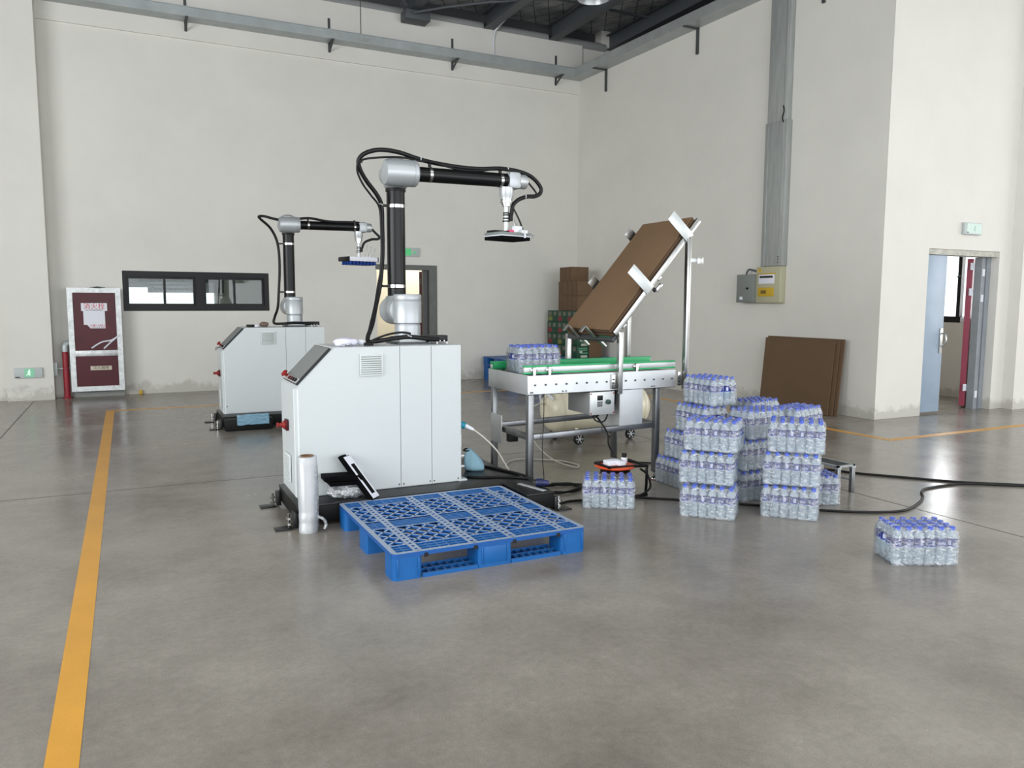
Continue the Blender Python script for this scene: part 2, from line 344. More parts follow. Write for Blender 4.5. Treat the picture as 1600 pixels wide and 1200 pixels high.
    def bar(s, p0, p1, w, h, up=(0, 0, 1), bev=0.):
        p0, p1 = Vector(p0), Vector(p1); t = (p1-p0).normalized(); u = Vector(up); u = (u-t*u.dot(t)).normalized(); v = t.cross(u)
        M = Matrix(((t.x, v.x, u.x, p0.x), (t.y, v.y, u.y, p0.y), (t.z, v.z, u.z, p0.z), (0, 0, 0, 1)))
        return s.box(0, (p1-p0).length, -w/2, w/2, -h/2, h/2, bev, M)
    def build(s, name, m, parent=None, sharp=38, label=None, local=False):
        bmesh.ops.recalc_face_normals(s.bm, faces=s.bm.faces)
        me = bpy.data.meshes.new(name); s.bm.to_mesh(me); s.bm.free(); me.materials.append(m)
        me.polygons.foreach_set('use_smooth', [True]*len(me.polygons)); me.set_sharp_from_angle(angle=R(sharp))
        o = bpy.data.objects.new(name, me); COL.objects.link(o)
        if parent is not None:
            root = parent
            while root.parent: root = root.parent
            if not local:
                Mi = (Matrix.Translation(root.location) @ root.rotation_euler.to_matrix().to_4x4()).inverted()
                me.transform(Mi)
            o.parent = parent
        if label: o['label'] = label
        return o
def box(*a, **k): return MB().box(*a, **k)
def thing(name, label, cat, loc=(0, 0, 0), rz=0., group=None):
    o = bpy.data.objects.new(name, None); COL.objects.link(o); o.location = loc; o.rotation_euler = (0, 0, rz)
    o['label'] = label; o['category'] = cat; o.empty_display_size = .1
    if group: o['group'] = group
    return o
def tag(o, label, cat, group=None):
    o['label'] = label; o['category'] = cat
    if group: o['group'] = group
    return o
def center(o):
    """move a one-mesh thing's origin to the middle of its underside"""
    me = o.data; xs = [v.co for v in me.vertices]
    c = Vector(((min(v.x for v in xs)+max(v.x for v in xs))/2, (min(v.y for v in xs)+max(v.y for v in xs))/2, min(v.z for v in xs)))
    me.transform(Matrix.Translation(-c)); o.location = c; return o
def struct(mb, name, m, label=None, parent=None):
    o = mb.build(name, m, parent)
    if parent is None:
        o['kind'] = 'structure'
        if label: o['label'] = label
    return o
def sroot(name, loc, label):
    o = bpy.data.objects.new(name, None); COL.objects.link(o); o.location = loc; o['kind'] = 'structure'; o['label'] = label; return o
def kids(o): return [c for c in bpy.data.objects if c.parent == o]
def copy_tree(o, parent=None, ch=None):
    c = o.copy(); COL.objects.link(c)
    if parent is not None: c.parent = parent
    for k in (CH.get(o.name, []) if ch is None else ch): copy_tree(k, c)
    return c
CH = {}
def index_children():
    CH.clear()
    for o in bpy.data.objects:
        if o.parent: CH.setdefault(o.parent.name, []).append(o)
def text(s, size, m, name, parent, loc, rot, ext=.0008, align='CENTER'):
    cu = bpy.data.curves.new(name, 'FONT'); cu.body = s; cu.size = size; cu.extrude = ext; cu.align_x = align; cu.align_y = 'CENTER'
    t = bpy.data.objects.new(name+'_curve', cu); COL.objects.link(t)
    dg = bpy.context.evaluated_depsgraph_get(); me = bpy.data.meshes.new_from_object(t.evaluated_get(dg))
    bpy.data.objects.remove(t)
    me.name = name; me.materials.clear(); me.materials.append(m)
    o = bpy.data.objects.new(name, me); COL.objects.link(o)
    me.transform(Matrix.Translation(Vector(loc)) @ Euler(rot).to_matrix().to_4x4())
    if parent is not None:
        root = parent
        while root.parent: root = root.parent
        me.transform((Matrix.Translation(root.location) @ root.rotation_euler.to_matrix().to_4x4()).inverted()); o.parent = parent
    return o

# ================================================================== the setting
YB = 13.89                                    # back wall plane
fl_ = box(-9, 20, -9.6, 18.2, -.12, 0)
floor = struct(fl_, 'floor', FLOOR, 'grey sealed concrete floor with yellow painted lines')
LZ = .0012
def stripe(x0, x1, y0, y1, z=LZ): return box(x0, x1, y0, y1, .0002, z).build('yellow_line', LINE, floor)
stripe(-.302, -.2, -6.0, 11.83)
stripe(-.302, 7.56, 11.83, 11.93)
stripe(7.46, 7.56, 5.67, 11.83)
stripe(7.46, 16.0, 5.67, 5.77, .0013)
for j in ((-1.296, -1.286, -6, 13.5), (5.137, 5.147, -6, 4.6), (5.137, 5.147, 4.6, 13.8), (-7, 12, 6.806, 6.814)):
    box(j[0], j[1], j[2], j[3], .0001, .0006).build('joint', JOINT, floor)

def wallbox(name, boxes, m=WALL, label=None):
    mb = MB()
    for b in boxes: mb.box(*b)
    return struct(mb, name, m, label)
# back wall with its window and doorway openings
wy0, wy1 = YB, YB+.24
wx = (-.03, 2.224); wz = (1.34, 1.98); dx = (4.13, 5.29); dz = 2.165
back = wallbox('wall_back', [(-1.2, wx[0], wy0, wy1, 0, 6.62), (wx[0], wx[1], wy0, wy1, 0, wz[0]), (wx[0], wx[1], wy0, wy1, wz[1], 6.62),
    (wx[1], dx[0], wy0, wy1, 0, 6.62), (dx[0], dx[1], wy0, wy1, dz, 6.62), (dx[1], 8.9, wy0, wy1, 0, 6.62), (8.9, 12.2, wy0, wy1, 0, 7)],
    label='white plastered back wall with small window and doorway')
box(-1.2, 8.43, YB-.035, YB+.01, 5.66, 6.62).build('ring_beam', WALL, back)
wallbox('wall_left', [(-9, -1.2, 13.72, wy1, 0, 7)], label='white wall left of the corner pillar')
wallbox('trim_1', [(-1.635, -1.024, 13.6, 13.9, 0, 7)], label='white pillar at the left end of the back wall')
# right wall (slightly out of square), its return face with the steel door, the pilaster
mb = MB(); mb.prism([(8.385, 13.9), (8.631, 6.85), (8.9, 6.85), (8.9, 13.9)], 'z', 0, 6.12)
struct(mb, 'wall_right', WALL, 'grey-lit white wall on the right with trunking and cable tray')
RY = 6.82; ddx = (9.52, 11.03); ddz = 2.23
wallbox('wall_return', [(8.632, ddx[0], RY, RY+.24, 0, 7), (ddx[0], ddx[1], RY, RY+.24, ddz, 7), (ddx[1], 20, RY, RY+.24, 0, 7)],
    label='bright white wall facing the hall with the steel door')
wallbox('trim_2', [(11.3, 12.2, RY-.16, RY+.01, 0, 7)], label='white pilaster at the right edge beside the door')
# rest of the hall shell (behind and beside the camera)
wallbox('wall_behind', [(-9, -6, -9.6, -9.4, 0, 7), (16, 20, -9.6, -9.4, 0, 7), (-6, 16, -9.6, -9.4, 5.6, 7)], label='wall behind the camera with a wide doorway')
wallbox('wall_far_left', [(-9.2, -9, -9.6, -5, 0, 7), (-9.2, -9, 7, 13.9, 0, 7), (-9.2, -9, -5, 7, 0, 1.4), (-9.2, -9, -5, 7, 5.0, 7)], label='far left wall of the hall with window band')
wallbox('wall_far_right', [(20, 20.2, -9.6, -6.5, 0, 7), (20, 20.2, 4.5, 7.06, 0, 7), (20, 20.2, -6.5, 4.5, 0, .9), (20, 20.2, -6.5, 4.5, 5.5, 7)], label='far right wall of the hall with window band')
ROOFD = mat('eaves_dark_grey', '#4c4e50', .9)  # plain matte dark grey of the eaves closure
ceil = wallbox('ceiling', [(-9.2, 20.2, -9.7, 7.1, 7.0, 7.1), (-9.2, 12.25, 7.1, 14.3, 7.0, 7.1)], ROOF, 'dark roof lining held up by wire netting')
struct(box(-9, 12.2, 14.14, 14.3, 6.3, 7.05), 'trim_3', ROOFD, 'dark eaves closure above the back wall')
# roof steel: purlins running with the right wall, one tie beam
for i, x in enumerate((-6.2, -4.0, -1.8, .4, 2.6, 4.78, 6.35, 7.75, 9.1, 10.6, 12.6, 15)):
    mb = MB(); w = .09
    mb.box(x-w, x+w, -9, YB, 6.62, 6.64); mb.box(x-w, x+w, -9, YB, 6.9, 6.92); mb.box(x-.008, x+.008, -9, YB, 6.63, 6.91)
    mb.build('purlin', ROOFST, ceil)
for y in (4.0, 8.6, 12.6):
    box(-9, 20, y-.02, y+.02, 6.86, 6.9).build('tie_rod', ROOFST, ceil)
for a_, b_ in ((-9, 4.69), (4.87, 6.26), (6.44, 7.66), (7.84, 9.0)):
    MB().cyl((a_, YB+.06, 6.66), (b_, YB+.06, 6.66), .1, seg=14).build('insulation_roll', mat('pale_insulation', '#8f9190', .9) if 'pale_insulation' not in bpy.data.materials else bpy.data.materials['pale_insulation'], ceil)
mb = MB(); mb.box(4.62, 5.08, YB-.36, YB-.06, 6.46, 6.62, .01); mb.build('purlin_cleat', ROOFST, ceil)
MB().tube([(4.75, 13.5, 6.55), (5.9, 12.9, 6.72), (8.6, 11.5, 6.85)], .022, 8, 2).build('brace_rod', ROOFST, ceil)
MB().tube([(4.6, 13.4, 6.62), (3.6, 12.3, 6.9)], .022, 8, 1).build('brace_rod', ROOFST, ceil)

# rooms behind the window and the doorway
mb = MB()
mb.box(-4, 9, 17.8, 18, 0, 1.05); mb.box(-4, .25, 17.8, 18, 2.0, 3.2); mb.box(.25, 9, 17.8, 18, 1.9, 3.2); mb.box(-4, -.6, 17.8, 18, 1.05, 2.0); mb.box(1.72, 9, 17.8, 18, 1.05, 1.9)
mb.box(-4.2, -4, 14, 18, 0, 3.2); mb.box(3.2, 3.4, 14.1, 17.8, 0, 3.2)
mb.box(-4, 3.3, 14.1, 18, 3.1, 3.2)
struct(mb, 'wall_back_room', mat('back_room_paint', '#a3a69e', .9), 'dim grey room behind the window')
mb = MB()
mb.box(3.4, 8.9, 15.9, 16.05, 0, 3.2); mb.box(3.4, 3.5, 14.1, 15.9, 0, 3.2)
mb.box(3.4, 9, 14.1, 16, 3.1, 3.2)
struct(mb, 'wall_corridor', CREAM, 'cream painted corridor wall beyond the doorway')
area('added_corridor_light', (5.6, 15.0, 3.05), (5.2, 15.5, 0), 1.6, .5, 55, (1, .99, .95))  # area light added to brighten the cream wall, no fitting stands here
area('added_back_room_light', (1.2, 16.0, 3.05), (1.2, 16.0, 0), 2.0, .4, 26, (1, .99, .97))  # likewise added, lifts the room behind the window
# room beyond the steel door: wall with a window
X2 = 12.0
mb = MB()
mb.box(X2, X2+.2, 7.06, 10.5, 0, 1.2); mb.box(X2, X2+.2, 7.06, 7.35, 1.2, 3.1); mb.box(X2, X2+.2, 8.95, 10.5, 1.2, 3.1); mb.box(X2, X2+.2, 7.35, 8.95, 2.75, 3.1); mb.box(X2, X2+.2, 7.06, 13.9, 3.2, 7.0); mb.box(X2, X2+.2, 10.5, 13.9, 0, 3.2)
mb.box(9.0, 12.2, 10.4, 10.5, 0, 3.1)
mb.box(8.9, 12.2, 7.06, 10.5, 3.1, 3.2)
struct(mb, 'wall_lobby', WALL, 'white lobby wall with a bright window beyond the steel door')
area('lobby_daylight', (12.6, 8.1, 2.0), (10, 8.0, 1.2), 1.5, 1.5, 80, (1, 1, 1))

# ---- window_1: dark sliding window in the back wall
w1 = sroot('window_1', (1.1, YB, wz[0]), 'dark framed four-pane sliding window in back wall')
mb = MB(); t = .055
x0, x1 = wx; z0, z1 = wz; ya, yb = YB+.02, YB+.12
mb.box(x0, x1, ya, yb, z0, z0+.085); mb.box(x0, x1, ya, yb, z1-.085, z1); mb.box(x0, x0+t, ya, yb, z0+.085, z1-.085); mb.box(x1-t-.02, x1, ya, yb, z0+.085, z1-.085)
mb.box(1.05, 1.18, ya, yb, z0+.085, z1-.085)
mb.build('outer_frame', FRAME, w1)
spans = [(x0+t, .60), (.56, 1.05), (1.18, 1.68), (1.64, x1-t-.02)]
for i, (a, b) in enumerate(spans):
    yo = YB+.04 if i in (0, 2) else YB+.075
    mb = MB(); s_ = .034
    mb.box(a, b, yo, yo+.03, z0+.085, z0+.12); mb.box(a, b, yo, yo+.03, z1-.12, z1-.085); mb.box(a, a+s_, yo, yo+.03, z0+.12, z1-.12); mb.box(b-s_, b, yo, yo+.03, z0+.12, z1-.12)
    so = mb.build('sash', FRAME, w1)
    box(a+s_, b-s_, yo+.012, yo+.018, z0+.12, z1-.12).build('pane', GLASS, so)
# things seen dimly through that window
BL = mat('dark_blind', '#3c4340', .8)
mb = MB()
for k in range(11): mb.box(-.7, 1.9, 17.72, 17.75, 2.04-k*.026, 2.064-k*.026)
for k in range(4): mb.box(.42, 1.9, 17.72, 17.75, 1.754-k*.026, 1.778-k*.026)
tag(mb.build('window_blind', BL), 'dark slatted blind across the far window of the back room', 'blind')
mb = MB(); mb.box(.1, .9, 16.6, 17.2, .7, .74); mb.box(.12, .16, 16.6, 17.2, 0, .7); mb.box(.84, .88, 16.6, 17.2, 0, .7); mb.box(.3, .8, 17.0, 17.1, .74, 1.2, .02)
tag(mb.build('desk', BL), 'dark desk seen through the left panes of the back window', 'desk')
mb = MB(); mb.box(2.3, 3.1, 16.9, 17.5, 0, 1.45); mb.box(2.33, 2.69, 16.88, 16.9, .05, 1.42); mb.box(2.71, 3.07, 16.88, 16.9, .05, 1.42)
tag(mb.build('cupboard', mat('pale_cupboard', '#8d8f86', .7)), 'pale low cupboard seen through the right pane of the back window', 'cupboard')

# ---- door_1: grey framed doorway in the back wall
d1 = sroot('door_1', (4.7, YB, 0), 'doorway with dark grey frame and open maroon door leaf')
DG = mat('dark_plaster_reveal', '#6a6d69', .8, var=.15, vscale=5)
mb = MB(); mb.box(dx[0]-.02, dx[1]+.01, YB-.012, YB+.2, dz-.07, dz+.02); mb.build('frame_head', DG, d1)
mb = MB(); mb.box(dx[1]-.14, dx[1]+.01, YB-.012, YB+.2, 0, dz-.07); mb.build('frame_jamb', DG, d1)
mb = MB(); mb.box(dx[1]-.24, dx[1]-.155, YB+.06, YB+.14, 0, dz-.07); mb.build('door_stop', DGREY, d1)
mb = MB(); mb.bar((5.07, YB+.27, 1.05), (5.07+.8*math.sin(R(24)), YB+.27+.8*math.cos(R(24)), 1.05), .05, 2.05); lf = mb.build('door_leaf', DRED, d1)
for z in (.35, 1.45, 1.85): box(5.06, 5.09, YB+.25, YB+.265, z, z+.09).build('hinge', STEEL, lf)

# ---- door_2: the open steel door on the right
d2 = sroot('door_2', (10.2, RY, 0), 'open two-leaf blue-grey steel door in bright wall')
REV = mat('flaking_frame_paint', '#b9b7ad', .8, var=.25, vscale=12)
mb = MB(); mb.box(ddx[0], ddx[1], RY+.02, RY+.2, ddz-.075, ddz); mb.build('frame_head', REV, d2)
GJ = mat('grey_door_frame', '#8e949a', .5, var=.1)
mb = MB(); mb.box(10.85, 10.935, RY+.13, RY+.235, 0, ddz-.075); mb.build('frame_jamb', GJ, d2)
mb = MB(); mb.box(10.94, ddx[1], RY+.115, RY+.235, 0, ddz-.075); mb.build('frame_jamb', GJ, d2)
mb = MB(); mb.box(ddx[0], ddx[0]+.45, RY+.045, RY+.09, .03, ddz-.08, .004); dl = mb.build('door_leaf', DOORB, d2, label='blue-grey steel leaf standing almost shut')
mb = MB(); mb.cbox((ddx[0]+.405, RY+.04, 1.0), (.06, .015, .34), .004); pl_ = mb.build('handle_plate', STEEL, dl)
MB().tube([(ddx[0]+.41, RY+.03, 1.1), (ddx[0]+.40, RY-.03, 1.08), (ddx[0]+.40, RY-.035, .98), (ddx[0]+.41, RY+.03, .92)], .011).build('pull_handle', STEEL, dl)
# second leaf folded back into the lobby, seen edge-on with its hinges and seal strips
mb = MB(); mb.bar((10.82, RY+.28, ddz/2-.03), (10.82+.6*math.sin(R(63)), RY+.28+.6*math.cos(R(63)), ddz/2-.03), .075, ddz-.12); l3 = mb.build('door_leaf', mat('maroon_leaf', '#8c2c44', .45), d2, label='maroon edged leaf swung back')
for z in (.25, 1.62, 1.98):
    box(10.77, 10.84, RY+.235, RY+.245, z, z+.1).build('hinge', PAPER, l3)
    box(10.865, 10.915, RY+.122, RY+.13, z-.09, z+.01).build('hinge', PAPER, d2)
# ---- window_2: lobby window
w2 = sroot('window_2', (X2, 8.1, 1.2), 'bright lobby window seen through the open door')
mb = MB(); mb.box(X2+.02, X2+.1, 7.35, 8.95, 1.2, 1.3); mb.box(X2+.02, X2+.1, 7.35, 8.95, 2.68, 2.75); mb.box(X2+.02, X2+.1, 7.35, 7.41, 1.3, 2.68); mb.box(X2+.02, X2+.1, 8.89, 8.95, 1.3, 2.68); mb.box(X2+.02, X2+.1, 8.02, 8.08, 1.3, 2.68)
fr2 = mb.build('outer_frame', FRAME, w2)
for a, b in ((7.41, 8.02), (8.08, 8.89)): box(X2+.05, X2+.056, a, b, 1.3, 2.68).build('pane', glass_mat('clear_glass', (.97, .98, .98, 1), .02) if a < 7.5 else bpy.data.materials['clear_glass'], fr2)
MB().tube([(X2+.015, 8.05, 1.95), (X2-.03, 8.05, 1.93), (X2-.04, 7.97, 1.95)], .012).build('window_catch', DGREY, w2)
o = center(box(X2-.02, X2+.02, 7.72, 7.98, 1.2, 1.29, .015).build('paper_pad', PAPER)); tag(o, 'white paper pad lying on the sill of the lobby window', 'paper')

# ================================================================== cable tray and trunking
ct = thing('cable_tray', 'galvanised cable tray with lid running round the top of both walls', 'cable tray', (4, 13.6, 5.9))
TZ0, TZ1 = 5.935, 6.06
mb = MB(); mb.box(-1.02, 8.10, 13.57, 13.585, TZ0, TZ1); mb.box(-1.02, 8.10, 13.57, 13.87, TZ0-.012, TZ0); mb.box(-1.02, 8.3, 13.855, 13.87, TZ0, TZ1)
mb.build('back_run', GALV, ct)
box(-1.02, 8.08, 13.555, 13.875, TZ1, TZ1+.012).build('lid', GALV, ct)
def rx(y): return 8.385+(13.9-y)*.0349
mb = MB(); pa, pb = 13.86, 6.9
mb.prism([(rx(pa)-.29, 13.57), (rx(pa)-.275, 13.57), (rx(pb)-.275, pb), (rx(pb)-.29, pb)], 'z', TZ0, TZ1)
mb.prism([(rx(pa)-.29, pa), (rx(pa), pa), (rx(pb), pb), (rx(pb)-.29, pb)], 'z', TZ0-.012, TZ0)
mb.build('right_run', GALV, ct)
mb = MB(); mb.prism([(rx(pa)-.3, 13.58), (rx(pa), 13.58), (rx(pb), pb), (rx(pb)-.3, pb)], 'z', TZ1, TZ1+.012); mb.build('lid', GALV, ct)
for x in (1.05, 3.34, 5.62, 7.82):
    mb = MB(); mb.box(x-.02, x+.02, 13.845, 13.885, TZ0-.16, TZ1+.28); mb.bar((x, 13.86, TZ0-.15), (x, 13.57, TZ0-.02), .03, .02); mb.bar((x, 13.86, TZ0-.022), (x, 13.55, TZ0-.022), .04, .018); mb.build('bracket', DGREY, ct)
for y in (12.93, 10.38, 7.9):
    X = rx(y); mb = MB(); mb.box(X-.035, X+.0, y-.02, y+.02, TZ0-.42, TZ0); mb.bar((X, y, TZ0-.025), (X-.31, y, TZ0-.025), .04, .02); mb.build('bracket', DGREY, ct)
box(3.78, 3.96, 13.56, 13.57, TZ0+.02, TZ0+.075).build('label_plate', GALVD, ct)
vt = thing('vertical_trunking', 'tall grey cable trunking rising from the fuse box to the tray', 'trunking', (8.56, 8.55, 2.04))
def vtr(z0, z1, w, d, yc=8.56, name='duct', m=GALVD):
    X = rx(yc); a = math.atan(.0349)
    mb = MB(); mb.cbox((X-d/2, yc, (z0+z1)/2), (d, w, z1-z0), .004, (0, 0, a)); return mb.build(name, m, vt)
vtr(2.04, 4.09, .40, .11); vtr(4.09, 5.93, .36, .10)
vtr(2.04, 4.05, .03, .118, 8.70, 'cover_lip'); vtr(2.04, 5.9, .03, .112, 8.42, 'cover_lip')
for z in (2.08, 2.12, 2.16): vtr(z, z+.018, .016, .1225, 8.43, 'slot', SEAM)
MB().tube([(rx(8.42)-.13, 8.42, 4.28), (rx(8.4)-.135, 8.4, 4.2), (rx(8.42)-.13, 8.43, 4.12), (rx(8.4)-.13, 8.41, 4.05)], .008).build('loose_wire', BLACK, vt)
# white conduit and hanger wires from the roof
tag(MB().tube([(6.46, 13.83, 6.07), (6.46, 13.83, 6.52), (6.5, 13.72, 6.64), (6.62, 13.3, 6.8), (6.9, 12.6, 6.99)], .016).build('conduit', PAPER), 'thin white conduit bending up from the tray into the roof', 'conduit')
for x in (3.83,): tag(box(x-.006, x+.006, 13.60, 13.612, TZ1+.012, 7.0).build('hanger_rod', DGREY), 'thin dark rod hanging the cable tray from the roof', 'rod')
# high bay lamp
hb = thing('high_bay_lamp', 'white bell shaped high bay lamp hanging under the roof', 'lamp', (6.2, 9.9, 5.83))
MB().lathe([(.235, 0), (.225, .03), (.17, .2), (.1, .28), (.07, .3)], (6.2, 9.9, 5.83), closed_ends=False).build('shade', ROBOTL, hb, 60)
MB().cyl((6.2, 9.9, 6.12), (6.2, 9.9, 6.4), .07, bev=.01).build('ballast', DGREY, hb)
MB().cyl((6.2, 9.9, 6.4), (6.2, 9.9, 7.0), .012, seg=8).build('stem', DGREY, hb)
MB().lathe([(0, .05), (.05, .06), (.07, .12), (.05, .22), (0, .26)], (6.2, 9.9, 5.87)).build('bulb', ROBOTL, hb)

# ================================================================== wall boxes and signs
AR = math.atan(.0349)
def wpt(y, d, z): return Vector((rx(y)-d, y, z))
fb = thing('fuse_box', 'beige fuse box with yellow door windows under the vertical trunking', 'fuse box', (8.57, 8.6, 1.51))
mb = MB(); mb.cbox(wpt(8.6, .06, 1.77), (.12, .46, .53), .008, (0, 0, AR)); mb.build('housing', CABB2, fb)
mb = MB(); mb.cbox(wpt(8.62, .122, 1.86), (.006, .30, .15), .002, (0, 0, AR)); mb.build('breaker_panel', PAPER, fb)
mb = MB(); mb.cbox(wpt(8.62, .123, 1.93), (.012, .34, .018), .002, (0, 0, AR)); mb.build('lifted_flap', YELLOW, fb)
for k in range(7): MB().cbox(wpt(8.73-k*.036, .128, 1.885), (.012, .026, .03), .002, (0, 0, AR)).build('breaker', BLACKM, fb)
mb = MB(); mb.cbox(wpt(8.625, .123, 1.665), (.01, .30, .13), .003, (0, 0, AR)); yf = mb.build('yellow_flap', YELLOW, fb)
MB().cbox(wpt(8.665, .13, 1.665), (.006, .1, .05), .001, (0, 0, AR)).build('latch', mat('brown_latch', '#6f5a20', .5), yf)
MB().cbox(wpt(8.76, .122, 1.985), (.004, .06, .04), 0, (0, 0, AR)).build('warning_sticker', YELLOW, fb)
gb = thing('isolator_box', 'small dark grey steel box left of the beige fuse box', 'switch box', (8.5, 9.02, 1.51))
mb = MB(); mb.cbox(wpt(9.0, .085, 1.72), (.17, .34, .42), .004, (0, 0, AR)); mb.build('housing', CABB, gb)
mb = MB(); mb.cbox(wpt(9.0, .173, 1.715), (.008, .31, .38), .003, (0, 0, AR)); dd = mb.build('door', CABB, gb)
MB().cyl(wpt(8.93, .175, 1.72), wpt(8.93, .2, 1.72), .016, seg=12).build('lock', BLACKM, dd)
MB().cbox(wpt(9.06, .178, 1.575), (.002, .06, .045), 0, (0, 0, AR)).build('sticker', PAPER, dd)
MB().tube([wpt(9.05, .1, 1.93), wpt(8.98, .12, 2.0), wpt(8.9, .1, 1.99), wpt(8.84, .1, 1.97)], .014).build('cable_loop', SEAM, gb)

def running_man(parent, cx, cz, h, yf, m, flip=1, axis='y'):
    """white pictogram of a person running through a doorway, as thin raised shapes"""
    s = h
    def P(u, v): return (cx+u*s*flip, cz+v*s)
    mb = MB()
    mb.cyl((P(.02, .33)[0], yf, P(0, .33)[1]), (P(.02, .33)[0], yf-.002, P(0, .33)[1]), .085*s, seg=12)
    def limb(a, b, w):
        a_, b_ = P(*a), P(*b); mb.bar((a_[0], yf-.001, a_[1]), (b_[0], yf-.001, b_[1]), .002, w*s, up=(1, 0, .3))
    limb((.0, .22), (-.08, -.05), .14); limb((-.02, .18), (.16, .05), .07); limb((-.03, .18), (-.2, .08), .07)
    limb((-.08, -.04), (.08, -.16), .08); limb((.08, -.16), (.02, -.38), .08); limb((-.09, -.05), (-.16, -.25), .08); limb((-.16, -.25), (-.34, -.28), .07)
    return mb.build('running_figure', m, parent)
ex1 = thing('exit_sign', 'green lit exit sign above the grey doorway in back wall', 'exit sign', (4.75, 13.88, 2.34))
box(4.5, 4.95, 13.855, 13.888, 2.335, 2.5, .006).build('housing', SIGNB, ex1)
pf = box(4.53, 4.78, 13.85, 13.855, 2.355, 2.48).build('lit_panel', SIGNG, ex1)
running_man(ex1, 4.65, 2.42, .12, 13.85, SIGNL)
mb = MB(); mb.bar((4.80, 13.852, 2.40), (4.90, 13.852, 2.40), .003, .015, up=(0, 0, 1)); mb.prism([(4.83, 2.40), (4.855, 2.45), (4.88, 2.40)], 'y', 13.851, 13.854); mb.build('arrow', SIGNG, ex1)
ex2 = thing('exit_sign', 'low exit sign with green figure on the left pillar near floor', 'exit sign', (-1.35, 13.6, .335))
box(-1.53, -1.165, 13.565, 13.598, .345, .5, .006).build('housing', SIGNB, ex2)
box(-1.4, -1.27, 13.561, 13.565, .36, .485).build('lit_panel', mat('half_lit_green', '#7fae98', .5, emit='#7fe0a0', estr=.25), ex2)
running_man(ex2, -1.335, .425, .115, 13.561, SIGNL)
box(-1.515, -1.46, 13.562, 13.565, .355, .37).build('maker_plate', BLACKM, ex2)
ex3 = thing('exit_sign', 'unlit pale exit sign above the blue-grey steel door', 'exit sign', (10.33, 6.8, 2.44))
box(10.16, 10.53, 6.775, 6.818, 2.435, 2.595, .006).build('housing', SIGNB, ex3)
box(10.2, 10.515, 6.771, 6.775, 2.45, 2.58).build('face', SIGND, ex3)
box(10.205, 10.235, 6.769, 6.771, 2.455, 2.47).build('maker_plate', BLACKM, ex3)
running_man(ex3, 10.37, 2.515, .1, 6.771, mat('faint_figure', '#a9c9ba', .5))

# ================================================================== fire hydrant cabinet and pipe
hc = thing('fire_hydrant_cabinet', 'maroon glass fire hydrant cabinet in worn aluminium frame on back wall', 'hydrant cabinet', (-.43, 13.8, .09))
hx0, hx1, hz0, hz1, hy = -.80, -.065, .10, 1.70, 13.66
WALU = mat('worn_aluminium', '#c9cccc', .45, .55, var=.2, vscale=16)
box(hx0+.01, hx1-.01, hy+.03, YB-.002, hz0+.01, hz1-.01).build('carcass', WALU, hc)
mb = MB(); w_ = .075
mb.prism([(hx0, hz0), (hx0+w_, hz0+w_), (hx0+w_, hz1-w_), (hx0, hz1)], 'y', hy, hy+.035); mb.build('frame_stile', WALU, hc)
mb = MB(); mb.prism([(hx1, hz0), (hx1-w_, hz0+w_), (hx1-w_, hz1-w_), (hx1, hz1)], 'y', hy, hy+.035); mb.build('frame_stile', WALU, hc)
for za, zb in ((hz0, hz0+w_), (hz1, hz1-w_)):
    mb = MB(); mb.prism([(hx0, za), (hx1, za), (hx1-w_, zb), (hx0+w_, zb)], 'y', hy, hy+.035); mb.build('frame_rail', WALU, hc)
mb = MB(); mb.box(hx0+w_, hx1-w_, hy-.004, hy+.03, .645, .735, .004); mb.build('frame_rail', WALU, hc)
up = box(hx0+w_, hx1-w_, hy+.016, hy+.022, .735, hz1-w_).build('upper_glass', DRED, hc)
lo = box(hx0+w_, hx1-w_, hy+.016, hy+.022, hz0+w_, .645).build('lower_panel', DRED, hc)
REDT = mat('red_lettering', '#c01f2c', .6); DARKT = mat('dark_lettering', '#3a1518', .6)
box(-.615, -.26, hy+.011, hy+.016, 1.345, 1.465).build('sign_plate', PAPER, up)
text('\u6d88\u706b\u6813', .1, REDT, 'sign_lettering', up, (-.4375, hy+.0105, 1.412), (R(90), 0, 0))
text('\u53d1\u751f\u706b\u707e\u65f6\u7838\u5f00\u73bb\u7483\u4f7f\u7528', .022, DARKT, 'sign_lettering', up, (-.4375, hy+.0105, 1.356), (R(90), 0, 0))
mb = MB(); mb.prism([(-.59, 1.345), (-.295, 1.345), (-.295, 1.075), (-.5, 1.075), (-.545, 1.13), (-.59, 1.13)], 'y', hy+.012, hy+.016); mb.build('notice_sheet', PAPER, up)
text('\u706b\u8b66119\u7535\u8bdd', .042, REDT, 'notice_lettering', up, (-.395, hy+.0115, 1.115), (R(90), 0, 0))
mb = MB()
for k in range(6): mb.box(-.48+k*.03, -.462+k*.03, hy+.0105, hy+.0118, 1.083, 1.09)
mb.build('notice_lettering', DARKT, up)
box(-.53, -.235, hy+.011, hy+.016, .425, .49).build('sign_plate', mat('aged_plate', '#cfc6b4', .7), lo)
text('\u706d\u706b\u5668\u7bb1', .055, DARKT, 'sign_lettering', lo, (-.383, hy+.0105, .459), (R(90), 0, 0))
MB().tube([(-.5, hy+.012, .77), (-.36, hy+.0, .86), (-.22, hy+.005, .89), (-.11, hy-.004, .96)], .012, 6).build('loose_strap', PAPER, hc)
MB().tube([(-.33, hy+.012, .76), (-.24, hy-.0, .85), (-.15, hy+.0, .93)], .012, 6).build('loose_strap', PAPER, hc)
mb = MB(); mb.lathe([(.11, 0), (.10, .015), (0, .03)], (-.38, 13.75, 1.695), seg=16); mb.build('top_hose_end', SEAM, hc)
box(hx0+.02, hx1-.0, 13.80, YB-.001, 0, hz0+.012).build('plinth', mat('grey_plinth', '#8f918c', .9, var=.1), hc)
